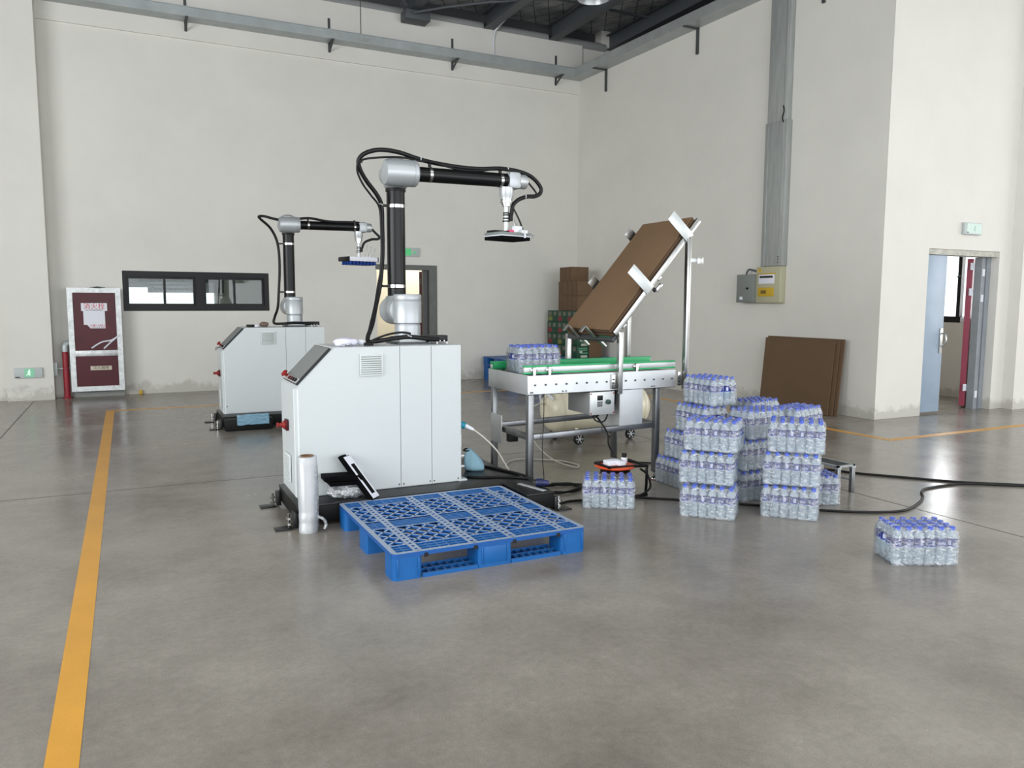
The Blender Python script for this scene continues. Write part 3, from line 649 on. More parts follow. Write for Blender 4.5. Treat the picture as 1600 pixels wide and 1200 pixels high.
pp = thing('hydrant_pipe', 'peeling red riser pipe with grey elbow beside hydrant cabinet', 'pipe', (-.9, 13.74, 0))
MB().tube([(-.865, 13.74, 0), (-.865, 13.74, .72)], .045, 14, 1).build('riser', PIPE, pp)
MB().tube([(-.865, 13.74, .72), (-.865, 13.74, .79), (-.845, 13.75, .835), (-.80, 13.76, .85), (-.775, 13.76, .85)], .05, 14).build('elbow', GALV, pp)
MB().lathe([(.07, 0), (.07, .012), (.045, .02)], (-.865, 13.74, 0), seg=14).build('floor_flange', PIPE, pp)
box(-1.02, -.81, 13.73, 13.80, .455, .475).build('clamp', GALV, pp)
o = box(-1.0225, -.975, 13.66, 13.74, .36, .56, .004).build('valve_plate', SIGNB); tag(o, 'small pale box on the pillar side by the red pipe', 'box')
o = center(box(.135, .185, 13.84, 13.885, .001, .065, .004).build('conduit_stub', YELLOW)); tag(o, 'small orange fitting at the foot of back wall by hydrant cabinet', 'fitting')

# ================================================================== palletising robots
VENT = mat('vent_shadow_grey', '#9aa29f', .6); VENTL = mat('vent_grey', '#c3cac8', .5)
def robot(dy, label, rear=False):
    RT = thing('palletizing_robot', label, 'robot', (1.6, 5.6+dy, 0), 0, 'palletizing robots')
    def D(o): return o
    def sh(pts): return [(p[0], p[1]+dy, p[2]) for p in pts]
    def B(x0, x1, y0, y1, z0, z1, bev=0.): return MB().box(x0, x1, y0+dy, y1+dy, z0, z1, bev)
    # --- base frame
    mb = B(.962, 2.475, 5.118, 5.83, .138, .15, .002)
    mb.build('base_plate', BASE, RT)
    B(2.475, 2.705, 4.745, 6.13, .138, .15, .002).build('base_plate', BASE, RT)
    for q in ((.965, 2.47, 5.122, 5.2), (.965, 2.47, 5.75, 5.826), (2.48, 2.7, 4.75, 4.83), (2.48, 2.7, 6.05, 6.126)):
        B(q[0], q[1], q[2], q[3], .035 if not rear else .03, .138, .003).build('frame_beam', BEAM, RT)
    for q in ((.965, 1.04, 5.2, 5.75), (2.48, 2.55, 4.83, 6.05), (2.63, 2.7, 4.83, 6.05)):
        B(q[0], q[1], q[2], q[3], .035, .138, .003).build('frame_beam', BEAM, RT)
    def foot(x, y, dxn):
        f = B(min(x, x+dxn*.03), max(x, x+dxn*.03), y-.04, y+.04, .01, .11, .003).build('foot_bracket', BASE, RT)
        B(x+dxn*.09-.055, x+dxn*.09+.055, y-.045, y+.045, .0, .009, .002).build('foot_pad', BASE, f)
        xx = x+dxn*.055
        mb = MB(); mb.cyl((xx, y+dy, .008), (xx, y+dy, .1), .009, seg=8)
        for z in (.025, .062): mb.cyl((xx, y+dy, z), (xx, y+dy, z+.013), .018, seg=6)
        mb.build('levelling_bolt', CHROME, f)
    foot(.962, 5.15, -1); foot(.962, 5.78, -1); foot(2.705, 4.79, 1); foot(2.705, 6.06, 1)
    if rear:
        B(.975, 1.5, 4.93, 5.12, .005, .135, .004).build('front_outrigger', BEAM, RT)
    # --- cabinet body
    YF, YK = 5.345, 5.86
    prof = [(1.0, .15), (1.0, .905), (1.275, 1.188), (2.225, 1.188), (2.225, .15)]
    mb = MB(); mb.prism([(1.004, .15), (1.004, .905), (1.277, 1.184), (2.222, 1.184), (2.222, .15)], 'y', YF+dy+.006, YK+dy)
    body = mb.build('cabinet_body', WHITE, RT)
    c = .026
    mb = MB()       # chamfered left front corner post
    mb.prism([(1.0, YF+c+dy), (1.0+c, YF+dy), (1.06, YF+dy), (1.06, YF+.05+dy), (1.0, YF+.05+dy)], 'z', .152, .905)
    mb.build('corner_post', WHITE2, RT)
    mb = MB(); mb.prism([(1.0+c+.002, .158), (1.0+c+.002, .925), (1.282, 1.182), (1.748, 1.182), (1.748, .158)], 'y', YF-.006+dy, YF+.004+dy)
    mb.build('front_panel', WHITE, RT)
    B(1.752, 1.988, YF-.006, YF+.004, .158, 1.182).build('front_panel', WHITE, RT)
    B(1.992, 2.224, YF-.006, YF+.004, .158, 1.182).build('front_panel', WHITE, RT)
    for x in (1.735, 1.77, 1.975, 2.007, 2.2): B(x-.005, x+.005, YF-.009, YF-.006, .17, .18).build('screw', SEAM, RT)
    B(1.035, 1.045, YF-.009, YF-.005, .235, .25).build('latch_hole', BLACK, RT)
    # louvre vents
    v = B(1.454, 1.62, YF-.012, YF-.006, .981, 1.136, .002).build('vent_frame', VENT, RT)
    for q in ((1.454, 1.464, .981, 1.136), (1.61, 1.62, .981, 1.136), (1.464, 1.61, .981, .99), (1.464, 1.61, 1.127, 1.136)): B(q[0], q[1], YF-.02, YF-.012, q[2], q[3], .001).build('vent_border', WHITE2, v)
    for k in range(9):
        z = .995+k*.0152
        MB().cbox((1.537, YF-.019+dy, z+.004), (.146, .008, .011), .001, (R(-28), 0, 0)).build('louvre', VENTL, v)
    v = B(.992, 1.0, 5.52, 5.72, .22, .42, .003).build('side_vent_frame', WHITE2, RT)
    for k in range(12): B(.986, .993, 5.535, 5.705, .232+k*.0152, .241+k*.0152).build('louvre', WHITE2, v)
    # sloping control panel
    s = Vector((1.275-1.0, 0, 1.188-.905)).normalized(); nrm = Vector((-s.z, 0, s.x))
    def slope(t, off): return Vector((1.0, 0, .905))+s*t+nrm*off
    def panel(t0, t1, y0, y1, o0, o1):
        mb = MB(); a, b = slope(t0, o0), slope(t1, o0); c_, d_ = slope(t1, o1), slope(t0, o1)
        mb.prism([(a.x, a.z), (b.x, b.z), (c_.x, c_.z), (d_.x, d_.z)], 'y', y0+dy, y1+dy); return mb
    pn = panel(.035, .372, 5.362, 5.82, .0, .014).build('control_panel', BLACKM, RT)
    panel(.085, .366, 5.372, 5.81, .014, .0165).build('touch_screen', SCREEN, pn)
    panel(.04, .082, 5.372, 5.81, .014, .016).build('button_strip', ALU, pn)
    for k, m in enumerate((BLACKM, BLACKM, DRED, DRED)):
        p = slope(.061, .016); y = 5.43+k*.07+dy; MB().cyl((p.x, y, p.z), (p.x+nrm.x*.012, y, p.z+nrm.z*.012), .014, seg=12).build('push_button', m, pn)
    p = slope(.066, .016); y = 5.765+dy
    MB().lathe([(.012, 0), (.012, .02), (.026, .022), (.027, .034), (.018, .042), (0, .044)], (p.x, y, p.z), nrm, 14).build('emergency_stop', RED, pn)
    # mains switch on the left side
    ms = B(.985, 1.0, 5.585, 5.665, .585, .665, .003).build('switch_plate', DRED, RT)
    MB().lathe([(.03, 0), (.03, .012), (.016, .022), (.014, .045), (.02, .05), (.02, .058), (0, .06)], (.985, 5.625+dy, .625), (-1, 0, 0), 14).build('rotary_switch', RED, ms)
    # right side sockets
    B(2.225, 2.24, 5.40, 5.5, .54, .7, .003).build('socket_plate', BLACKM, RT)
    if not rear:
        MB().cyl((2.24, 5.42, .575), (2.285, 5.40, .56), .026, seg=12).build('mains_plug', TEAL, RT)
        MB().cyl((2.283, 5.401, .561), (2.345, 5.375, .53), .02, .01, seg=10).build('plug_sleeve', PAPER, RT)
        B(2.225, 2.245, 5.38, 5.44, .4, .5, .003).build('hinge_cover', WHITE, RT)
        for z in (.25, .33): B(2.225, 2.262, 5.36, 5.39, z, z+.015, .002).build('cable_gland', ALU, RT)
    B(2.2, 2.275, 5.34, 5.42, .15, .162, .002).build('corner_bracket', WHITE, RT)
    # --- arm
    ax, ay = 1.927, 5.68
    B(1.80, 2.07, ay-.145, ay+.16, 1.184, 1.197, .003).build('mounting_plate', DGREY, RT)
    B(1.822, 2.035, ay-.115, ay+.125, 1.197, 1.238, .006).build('arm_base', ALU, RT)
    MB().lathe([(.09, 1.238), (.098, 1.244), (.098, 1.325), (.088, 1.33), (.088, 1.336)], (ax, ay+dy, 0), seg=36).build('base_joint', ROBOT, RT)
    MB().lathe([(.094, 1.336), (.106, 1.342), (.106, 1.5), (.1045, 1.502), (.1045, 1.506), (.106, 1.508), (.106, 1.55), (.1, 1.558), (0, 1.56)], (ax, ay+dy, 0), seg=36).build('shoulder_housing', ROBOT, RT)
    ty = 5.90; tx = 1.915
    MB().lathe([(0, 0), (.08, .0), (.105, .008), (.112, .03), (.112, .27), (.105, .29), (.08, .3), (0, .305)], (tx, ty-.16+dy, 1.435), (0, 1, 0), 32).build('shoulder_joint', ROBOT, RT)
    MB().lathe([(.10, 1.44), (.098, 1.5), (.086, 1.54), (.078, 1.548)], (tx, ty+dy, 0), seg=32).build('arm_socket', ROBOT, RT)
    MB().lathe([(.071, 1.53), (.071, 2.37)], (tx, ty+dy, 0), seg=36).build('upper_arm_tube', BLACKM, RT)
    MB().lathe([(.078, 2.35), (.078, 2.372)], (tx, ty+dy, 0), seg=32).build('tube_collar', BLACK, RT)
    # elbow
    MB().lathe([(.075, 2.372), (.09, 2.385), (.096, 2.44), (.096, 2.545), (.085, 2.585), (.05, 2.605), (0, 2.61)], (tx, ty+dy, 0), seg=32).build('elbow_joint', ROBOT, RT)
    fy, fz = 5.735, 2.465
    MB().cyl((1.86, 5.70+dy, fz), (1.86, 5.9+dy, fz), .082, seg=30, bev=.012).build('elbow_bridge', ROBOT, RT)
    MB().lathe([(0, 0), (.05, .0), (.088, .012), (.098, .04), (.1, .22), (.097, .222), (.097, .228), (.1, .23), (.1, .25), (.09, .262), (.06, .268)], (1.765, fy+dy, fz), (1, 0, .02), 32).build('forearm_housing', ROBOT, RT)
    MB().lathe([(.056, 0), (.0545, .79)], (2.02, fy+dy, fz+.004), (1, 0, .008), 32).build('forearm_tube', BLACKM, RT)
    # wrist
    wx_ = 2.80
    MB().cbox((wx_+.045, fy+dy, fz+.01), (.11, .125, .135), .024).build('wrist_joint', ROBOT, RT)
    MB().cyl((wx_+.085, fy-.01+dy, fz+.008), (wx_+.165, fy-.01+dy, fz+.006), .058, seg=24, bev=.016).build('wrist_cap', ROBOTL, RT)
    qx = 2.79
    MB().lathe([(.058, 2.42), (.058, 2.36), (.05, 2.34), (.05, 2.325)], (qx, fy+dy, 0), seg=28).build('wrist_housing', ROBOTL, RT)
    MB().lathe([(.046, 2.325), (.046, 2.315), (.05, 2.313), (.05, 2.298), (.04, 2.296), (.04, 2.285), (.034, 2.283), (.034, 2.27), (.022, 2.268)], (qx, fy+dy, 0), seg=24).build('tool_flange', CHROME, RT)
    MB().lathe([(.021, 2.275), (.021, 2.075)], (qx, fy+dy, 0), seg=18).build('tool_shaft', ALU, RT)
    for z, w in ((2.222, .026), (2.206, .026), (2.18, .026), (2.157, .03)):
        cb = MB().lathe([(w, z), (w, z-.01)], (qx, fy+dy, 0), seg=16).build('clamp_ring', BLACK, RT)
    MB().cbox((qx+.035, fy-.01+dy, 2.185), (.03, .03, .06), .004).build('hose_clamp', BLACK, RT)
    # clamp bands with hose brackets
    for z in (2.237, 1.622):
        MB().lathe([(.0735, z-.012), (.0735, z+.012)], (tx, ty+dy, 0), seg=32).build('clamp_band', CHROME, RT)
        MB().cbox((tx-.095, ty-.02+dy, z), (.06, .03, .018), .003).build('hose_bracket', BLACK, RT)
    for x in (2.135, 2.735):
        MB().cyl((x-.012, fy+dy, fz+.006), (x+.012, fy+dy, fz+.006), .0585, seg=28).build('clamp_band', CHROME, RT)
        MB().cbox((x, fy+dy, fz+.075), (.018, .03, .045), .003).build('hose_bracket', BLACK, RT)
    # control box beside the arm
    jb = B(2.03, 2.225, 5.60, 5.70, 1.197, 1.245, .004).build('connector_box', BLACKM, RT)
    for k in range(3): MB().cyl((2.12+k*.035, 5.6+dy, 1.205), (2.12+k*.035, 5.585+dy, 1.205), .006, seg=8).build('connector_screw', ALU, jb)
    for x in (2.06, 2.12, 2.2): MB().cyl((x, 5.56+dy, 1.184), (x, 5.56+dy, 1.2), .008, seg=8).build('standoff', ALU, RT)
    return RT
RA = robot(0, 'white cabinet robot in the foreground holding a black foam gripper', False)
RB = robot(4.45, 'white cabinet robot farther back holding a blue suction gripper', True)

def hose(root, pts, r, name='hose', m=BLACK, sub=6):
    return MB().tube(pts, r, 8, sub).build(name, m, root, 60)
# hoses of the near robot
yb_ = 5.52
hose(RA, [(2.14, 5.58, 1.215), (2.03, 5.53, 1.225), (1.90, 5.535, 1.24), (1.78, 5.54, 1.232), (1.66, 5.57, 1.212), (1.605, 5.62, 1.205), (1.615, 5.68, 1.24), (1.67, 5.75, 1.33), (1.725, 5.83, 1.47), (1.775, 5.88, 1.63), (1.80, 5.89, 1.85), (1.802, 5.89, 2.05), (1.795, 5.88, 2.23), (1.755, 5.86, 2.31), (1.67, 5.83, 2.40), (1.61, 5.8, 2.48), (1.595, 5.78, 2.545), (1.64, 5.76, 2.595), (1.74, 5.74, 2.625), (1.88, 5.74, 2.622), (2.02, 5.735, 2.59), (2.14, 5.735, 2.568), (2.35, 5.735, 2.55), (2.55, 5.735, 2.548), (2.735, 5.735, 2.565), (2.9, 5.735, 2.555), (3.02, 5.735, 2.52), (3.10, 5.735, 2.45), (3.105, 5.735, 2.40), (3.06, 5.735, 2.37), (2.98, 5.735, 2.36), (2.9, 5.73, 2.33), (2.845, 5.72, 2.28), (2.83, 5.72, 2.21)], .0165)
hose(RA, [(1.9, 5.53, 1.265), (1.83, 5.535, 1.275), (1.74, 5.55, 1.262), (1.66, 5.57, 1.235), (1.6, 5.6, 1.205), (1.59, 5.62, 1.21), (1.64, 5.7, 1.33), (1.70, 5.78, 1.47), (1.75, 5.85, 1.63), (1.785, 5.868, 1.8), (1.785, 5.868, 2.05), (1.772, 5.865, 2.22), (1.70, 5.83, 2.30), (1.63, 5.81, 2.38), (1.585, 5.79, 2.47), (1.6, 5.77, 2.535), (1.7, 5.75, 2.565), (1.9, 5.715, 2.58), (2.05, 5.715, 2.565), (2.14, 5.71, 2.566), (2.35, 5.712, 2.528), (2.55, 5.712, 2.53), (2.735, 5.715, 2.56), (2.88, 5.72, 2.53), (2.98, 5.72, 2.47), (3.06, 5.72, 2.385), (3.04, 5.72, 2.355), (2.96, 5.72, 2.352)], .008, 'cable')
hose(RA, [(2.84, 5.70, 2.25), (2.87, 5.66, 2.16), (2.885, 5.60, 2.05)], .007, 'cable')
for p in ((1.79, 5.88, 2.24), (1.61, 5.79, 2.54), (1.64, 5.72, 1.27), (2.06, 5.73, 2.585), (2.8, 5.735, 2.562), (2.96, 5.73, 2.357), (1.89, 5.532, 1.243)):
    MB().lathe([(.021, -.003), (.021, .003)], p, (.4, .2, 1) if p[0] < 1.9 else (1, 0, 0), 12).build('cable_tie', SIGNB, RA)
# hose of the far robot: one single line
q = 10.15
hose(RB, [(2.14, q-.1, 1.22), (1.9, q-.17, 1.235), (1.76, q-.16, 1.225), (1.66, q-.1, 1.23), (1.70, q+.1, 1.30), (1.755, q+.18, 1.42), (1.775, q+.19, 1.62), (1.795, q+.19, 1.95), (1.775, q+.18, 2.24), (1.69, q+.15, 2.42), (1.57, q+.1, 2.52), (1.54, q+.08, 2.555), (1.60, q+.06, 2.56), (1.75, q+.03, 2.525), (1.9, q+.02, 2.52), (2.135, q+.02, 2.56), (2.4, q+.02, 2.53), (2.735, q+.035, 2.535), (2.9, q+.03, 2.51), (3.02, q+.03, 2.41), (3.075, q+.03, 2.355), (3.04, q+.03, 2.33), (2.97, q+.03, 2.325), (2.87, q+.03, 2.28), (2.83, q+.02, 2.2)], .0165)

# grippers (children of the robots)
GA = R(15)
def gp(cx, cy, u, v, z): return Vector((cx+u*math.cos(GA)-v*math.sin(GA), cy+u*math.sin(GA)+v*math.cos(GA), z))
def gb_(cx, cy, u, v, z, d, bev=0.): return MB().cbox(gp(cx, cy, u, v, z), d, bev, (0, 0, GA))
gx, gy = 2.765, 5.66
gf = gb_(gx, gy, 0, 0, 2.038, (.30, .215, .024), .003).build('gripper_plate', mat('grey_gripper_body', '#7b8280', .5), RA)
gb_(gx, gy, 0, 0, 2.0225, (.304, .219, .007), .001).build('white_seal_strip', PAPER, gf)
gb_(gx, gy, 0, 0, 2.005, (.30, .215, .028), .003).build('suction_foam', FOAM, gf)
gb_(gx, gy, -.06, .03, 2.058, (.17, .11, .018), .003).build('vacuum_box', BLACKM, gf)
gb_(gx, gy, .02, -.02, 2.062, (.045, .05, .026), .002).build('pink_label_block', PINK, gf)
gb_(gx, gy, .06, -.05, 2.08, (.06, .06, .05), .004).build('valve_block', PAPER, gf)
gb_(gx, gy, .085, -.095, 2.06, (.06, .05, .03), .003).build('valve_block', ALU, gf)
gb_(gx, gy, .085, -.115, 2.035, (.014, .012, .05), .002).build('air_fitting', PAPER, gf)
gb_(gx, gy, .105, .0, 2.056, (.08, .12, .012), .002).build('port_plate', DGREY, gf)
CLR = film_mat('clear_air_tube', (.8, .85, .85, 1), .25, .1, .1, 20, (1, 1, 1), .3)
for k in range(4):
    a = gp(gx, gy, .14, -.06+k*.04, 2.055); b = gp(gx, gy, .25+.012*k, -.04+k*.03, 2.045+.008*k); c_ = gp(gx, gy, .25, -.02+k*.03, 2.02); d_ = gp(gx, gy, .15, -.03+k*.03, 2.025)
    MB().tube([a, b, c_, d_], .003, 6).build('air_tube', CLR, gf)
MB().tube([gp(gx, gy, .05, -.03, 2.10), gp(gx, gy, .05, -.02, 2.16), gp(gx, gy, .09, 0, 2.13), gp(gx, gy, .19, .02, 2.06)], .003, 6).build('air_tube', CLR, gf)
MB().tube([gp(gx, gy, .16, .02, 2.06), gp(gx, gy, .175, .02, 2.09), gp(gx, gy, .19, .02, 2.07)], .005, 6).build('white_fitting', PAPER, gf)
MB().lathe([(.03, 2.08), (.03, 2.066)], (2.79, 5.735, 0), seg=18).build('shaft_foot', ALU, gf)
hx, hy_ = 2.79, 10.18
gf2 = gb_(hx, hy_, 0, 0, 2.055, (.42, .26, .055), .003).build('gripper_beam', PAPER, RB)
for u in (-.216, .216): gb_(hx, hy_, u, 0, 2.055, (.012, .264, .06), .002).build('end_cap', BLACKM, gf2)
gb_(hx, hy_, -.16, .14, 2.055, (.12, .03, .05), .002).build('side_block', BLACKM, gf2)
for i in range(8):
    for j in range(4):
        p = gp(hx, hy_, -.18+i*.0514, -.095+j*.063, 0)
        MB().lathe([(.012, 2.03), (.02, 2.02), (.016, 2.012), (.022, 2.002), (.017, 1.994), (.024, 1.982), (0, 1.98)], (p.x, p.y, 0), seg=12).build('suction_cup', CUP, gf2, 60)
for u in (-.05, .02, .08, .13): MB().cyl(gp(hx, hy_, u, -.06, 2.08), gp(hx, hy_, u, -.06, 2.105), .008, seg=8).build('air_fitting', PAPER, gf2)
for k, u in enumerate((.08, .13, .19)):
    MB().tube([gp(hx, hy_, u-.02, -.06, 2.1), gp(hx, hy_, u+.02, -.04, 2.22-.03*k), gp(hx, hy_, u+.06, 0, 2.25-.02*k), gp(hx, hy_, u+.07, .02, 2.09)], .003, 6).build('air_tube', CLR, gf2)
MB().lathe([(.03, 2.1), (.03, 2.08)], (2.79, 10.185, 0), seg=18).build('shaft_foot', ALU, gf2)

# things lying on the robots
def blob(name, m, c, d, seed, amp=.25, fz=2., res=3, flat=True, rz=0.):
    bm = bmesh.new(); bmesh.ops.create_icosphere(bm, subdivisions=res, radius=1.)
    for v in bm.verts:
        n = mnoise.noise(v.co*fz+Vector((seed, 0, 0)))+.5*mnoise.noise(v.co*fz*2.7+Vector((seed, 3, 0)))
        p = v.co*(1+amp*n); p = Vector((abs(p.x)**.75*math.copysign(1, p.x), abs(p.y)**.75*math.copysign(1, p.y), p.z))
        v.co = Vector((p.x*d[0]/2, p.y*d[1]/2, p.z*d[2]/2))
    zmin = min(v.co.z for v in bm.verts)
    for v in bm.verts:
        v.co.z = max(0, v.co.z-zmin*.82) if flat else v.co.z
    me = bpy.data.meshes.new(name); bm.to_mesh(me); bm.free(); me.materials.append(m); me.polygons.foreach_set('use_smooth', [True]*len(me.polygons))
    o = bpy.data.objects.new(name, me); COL.objects.link(o); o.location = c; o.rotation_euler = (0, 0, rz); return o
tag(blob('work_glove', mat('white_cotton', '#dcdcec', .8), (1.40, 5.50, 1.188), (.17, .11, .06), 1.3, .3), 'crumpled white cotton glove on top of the near robot cabinet', 'glove')
tag(blob('paper_ball', PAPER, (1.53, 5.56, 1.188), (.055, .06, .045), 4.1, .2, res=2), 'small white paper lump beside the glove on near cabinet', 'paper')
sd = thing('screwdriver', 'black handled screwdriver lying along the near cabinet top', 'screwdriver', (1.54, 5.40, 1.189))
MB().cyl((1.505, 5.40, 1.2), (1.575, 5.405, 1.2), .0115, seg=10, bev=.003).build('handle', BLACK, sd)
MB().cyl((1.575, 5.405, 1.2), (1.70, 5.42, 1.192), .0035, seg=8).build('shaft', CHROME, sd)
kc = thing('key_bunch', 'small bunch of keys on the edge of the near cabinet top', 'keys', (1.37, 5.385, 1.188))
for k in range(4): MB().cbox((1.35+k*.022, 5.385+.006*(k % 2), 1.193+.003*k), (.03, .012, .004), .001, (.2*k, .3, .5*k)).build('key', CHROME, kc)
tag(blob('cable_clip_heap', mat('brown_clip', '#6f5f55', .6), (1.52, 9.93, 1.188), (.1, .1, .06), 9.3, .45, 3, 3), 'small heap of brown fittings on top of the far robot cabinet', 'fittings')
o = center(MB().cbox((1.36, 9.95, 1.203), (.07, .08, .03), .005, (0, 0, .4)).build('small_black_box', BLACKM)); tag(o, 'small black box on the far robot cabinet top', 'box')
tag(blob('white_plug', PAPER, (1.425, 9.9, 1.188), (.05, .05, .035), 2.2, .2, res=2), 'small white plug lying on the far robot cabinet top', 'plug')
kh = thing('key_ring', 'keys hanging from the sloping panel of the far robot', 'keys', (.975, 9.9, .94))
for k in range(3): MB().cbox((.972-.012*k, 9.88+.02*k, .955-.012*k), (.035, .01, .012), .002, (0, .6+k*.4, .3)).build('key', CHROME, kh)
# blue packet hung over the far robot's outrigger
bm = bmesh.new(); bmesh.ops.create_grid(bm, x_segments=26, y_segments=12, size=.5)
for v in bm.verts:
    x, y = v.co.x, v.co.y; v.co = Vector((x*.36, -.004+.006*mnoise.noise(Vector((x*7, y*7, 1))), y*.125+.01*mnoise.noise(Vector((x*4, 0, 5)))))
me = bpy.data.meshes.new('blue_packet'); bm.to_mesh(me); bm.free(); me.materials.append(MASK); me.polygons.foreach_set('use_smooth', [True]*len(me.polygons))
o = bpy.data.objects.new('blue_packet', me); COL.objects.link(o); o.location = (1.28, 9.372, .13)
md = o.modifiers.new('thick', 'SOLIDIFY'); md.thickness = .005
tag(o, 'pale blue film packet hanging over the black foot of the far robot', 'packet')
# foam pads, fittings bag, film roll beside the near robot
tag(blob('fittings_bag', BAGF, (1.33, 5.245, .15), (.28, .17, .10), 5.5, .3, 2.6, 4), 'clear plastic bag of white fittings on the black base plate', 'bag')
BI = mat('white_fittings', '#d9dcde', .4, .3)
o = bpy.data.objects['fittings_bag']
for k in range(26):
    c_ = Vector((random.uniform(-.095, .095), random.uniform(-.05, .05), random.uniform(.015, .058)))
    MB().cyl((0, 0, -.012), (0, 0, .012), .009, seg=6).build('fitting', BI, None)
FT = [x for x in bpy.data.objects if x.name.startswith('fitting') and not x.name.startswith('fittings')]
for x in FT:
    x.parent = o; x.location = (random.uniform(-.09, .09), random.uniform(-.05, .05), random.uniform(.016, .056)); x.rotation_euler = (random.uniform(0, 3), random.uniform(0, 3), 0)
def foam_pad(label, c, d, rot):
    M_ = Euler(rot).to_matrix().to_4x4(); M_.translation = Vector(c)
    t_ = thing('foam_pad', label, 'foam pad', c, 0, 'black foam pads by the near robot')
    MB().box(-d[0]/2, d[0]/2, -d[1]/2, d[1]/2, -d[2]/2, d[2]/2, .003, M_).build('foam_body', FOAM, t_)
    return t_, M_
foam_pad('black foam block lying flat on top of the bag of fittings', (1.305, 5.215, .268), (.24, .13, .028), (R(3), R(2), R(3)))
foam_pad('thicker black foam block lying on another foam block by cabinet', (1.285, 5.225, .30), (.26, .17, .032), (R(-2), R(1), R(-4)))
t_, M_ = foam_pad('black foam pad with white backing leaning on the cabinet front', (1.405, 5.19, .288), (.024, .12, .36), (R(-6), R(-38), R(-30)))
for q in ((.0115, .0135, -.065, .065, .11, .175), (.0115, .0135, -.065, .065, -.175, -.14), (.0115, .0135, -.065, -.035, -.14, .11), (.0115, .0135, .04, .065, -.14, .11)):
    MB().box(*q, 0, M_).build('white_backing', PAPER, t_)
foam_pad('black foam pad leaning just behind the white backed pad', (1.378, 5.21, .30), (.024, .11, .34), (R(-6), R(-37), R(-30)))
# stretch film roll
fr_ = thing('stretch_film_roll', 'tall roll of clear stretch film standing before the near robot', 'film roll', (1.012, 5.03, 0), R(20))
prof = [(.060, .0)]+[(.0605+.0012*math.sin(z*95), z/100) for z in range(1, 15)]+[(.062, .16), (.0632, .3), (.0632, .44), (.0615, .5), (.058, .502), (.04, .502)]
MB().lathe(prof, (1.012, 5.03, 0), seg=32, closed_ends=False).build('film_winding', STRETCH, fr_, 60)
MB().lathe([(.0415, .0), (.0415, .508), (.036, .508), (.036, .0)], (1.012, 5.03, 0), seg=28, closed_ends=False).build('cardboard_core', KRAFT, fr_)
bm = bmesh.new(); bmesh.ops.create_grid(bm, x_segments=16, y_segments=40, size=.5)
for v in bm.verts:
    u, w = v.co.x, v.co.y; a = R(-40)+u*R(75); rr_ = .0655+.009*abs(mnoise.noise(Vector((u*6, w*11, 2)))); rr_ += .02*max(0, u-.36)*6*abs(mnoise.noise(Vector((w*9, 0, 3))))
    v.co = Vector((rr_*math.cos(a), rr_*math.sin(a), .24+w*.4))
me = bpy.data.meshes.new('loose_film_end'); bm.to_mesh(me); bm.free(); me.materials.append(BAGF); me.polygons.foreach_set('use_smooth', [True]*len(me.polygons))
o = bpy.data.objects.new('loose_film_end', me); COL.objects.link(o); o.parent = fr_
MB().tube([(1.07, 5.0, .1), (1.1, 4.98, .085), (1.115, 4.98, .05), (1.105, 4.98, .02)], .01, 6).build('trailing_tail', BAGF, fr_)
# blue cloth bag by the right side of the cabinet
bg_ = thing('cloth_bag', 'pale blue drawstring cloth bag lying behind the cabinet corner', 'bag', (2.46, 5.66, .15), R(-25))
b_ = blob('bag_body', BLUEBAG, (0, 0, 0), (.2, .15, .19), 3.7, .18, 1.8, 3)
for v in b_.data.vertices:
    k = v.co.z/.17; v.co.x = v.co.x*(1-.62*max(0, k))-.05*k+.02; v.co.y *= (1-.6*max(0, k)); a_ = math.atan2(v.co.y, v.co.x); q_ = 1+.09*math.sin(a_*7+k*3)*max(.15, min(1, k*1.4)); v.co.x *= q_; v.co.y *= q_
b_.parent = bg_
MB().tube([(-.075, -.01, .165), (-.05, .02, .172), (-.02, 0, .165), (-.05, -.025, .16), (-.075, -.01, .165)], .006, 6).build('drawstring', BLACKM, bg_, local=True)

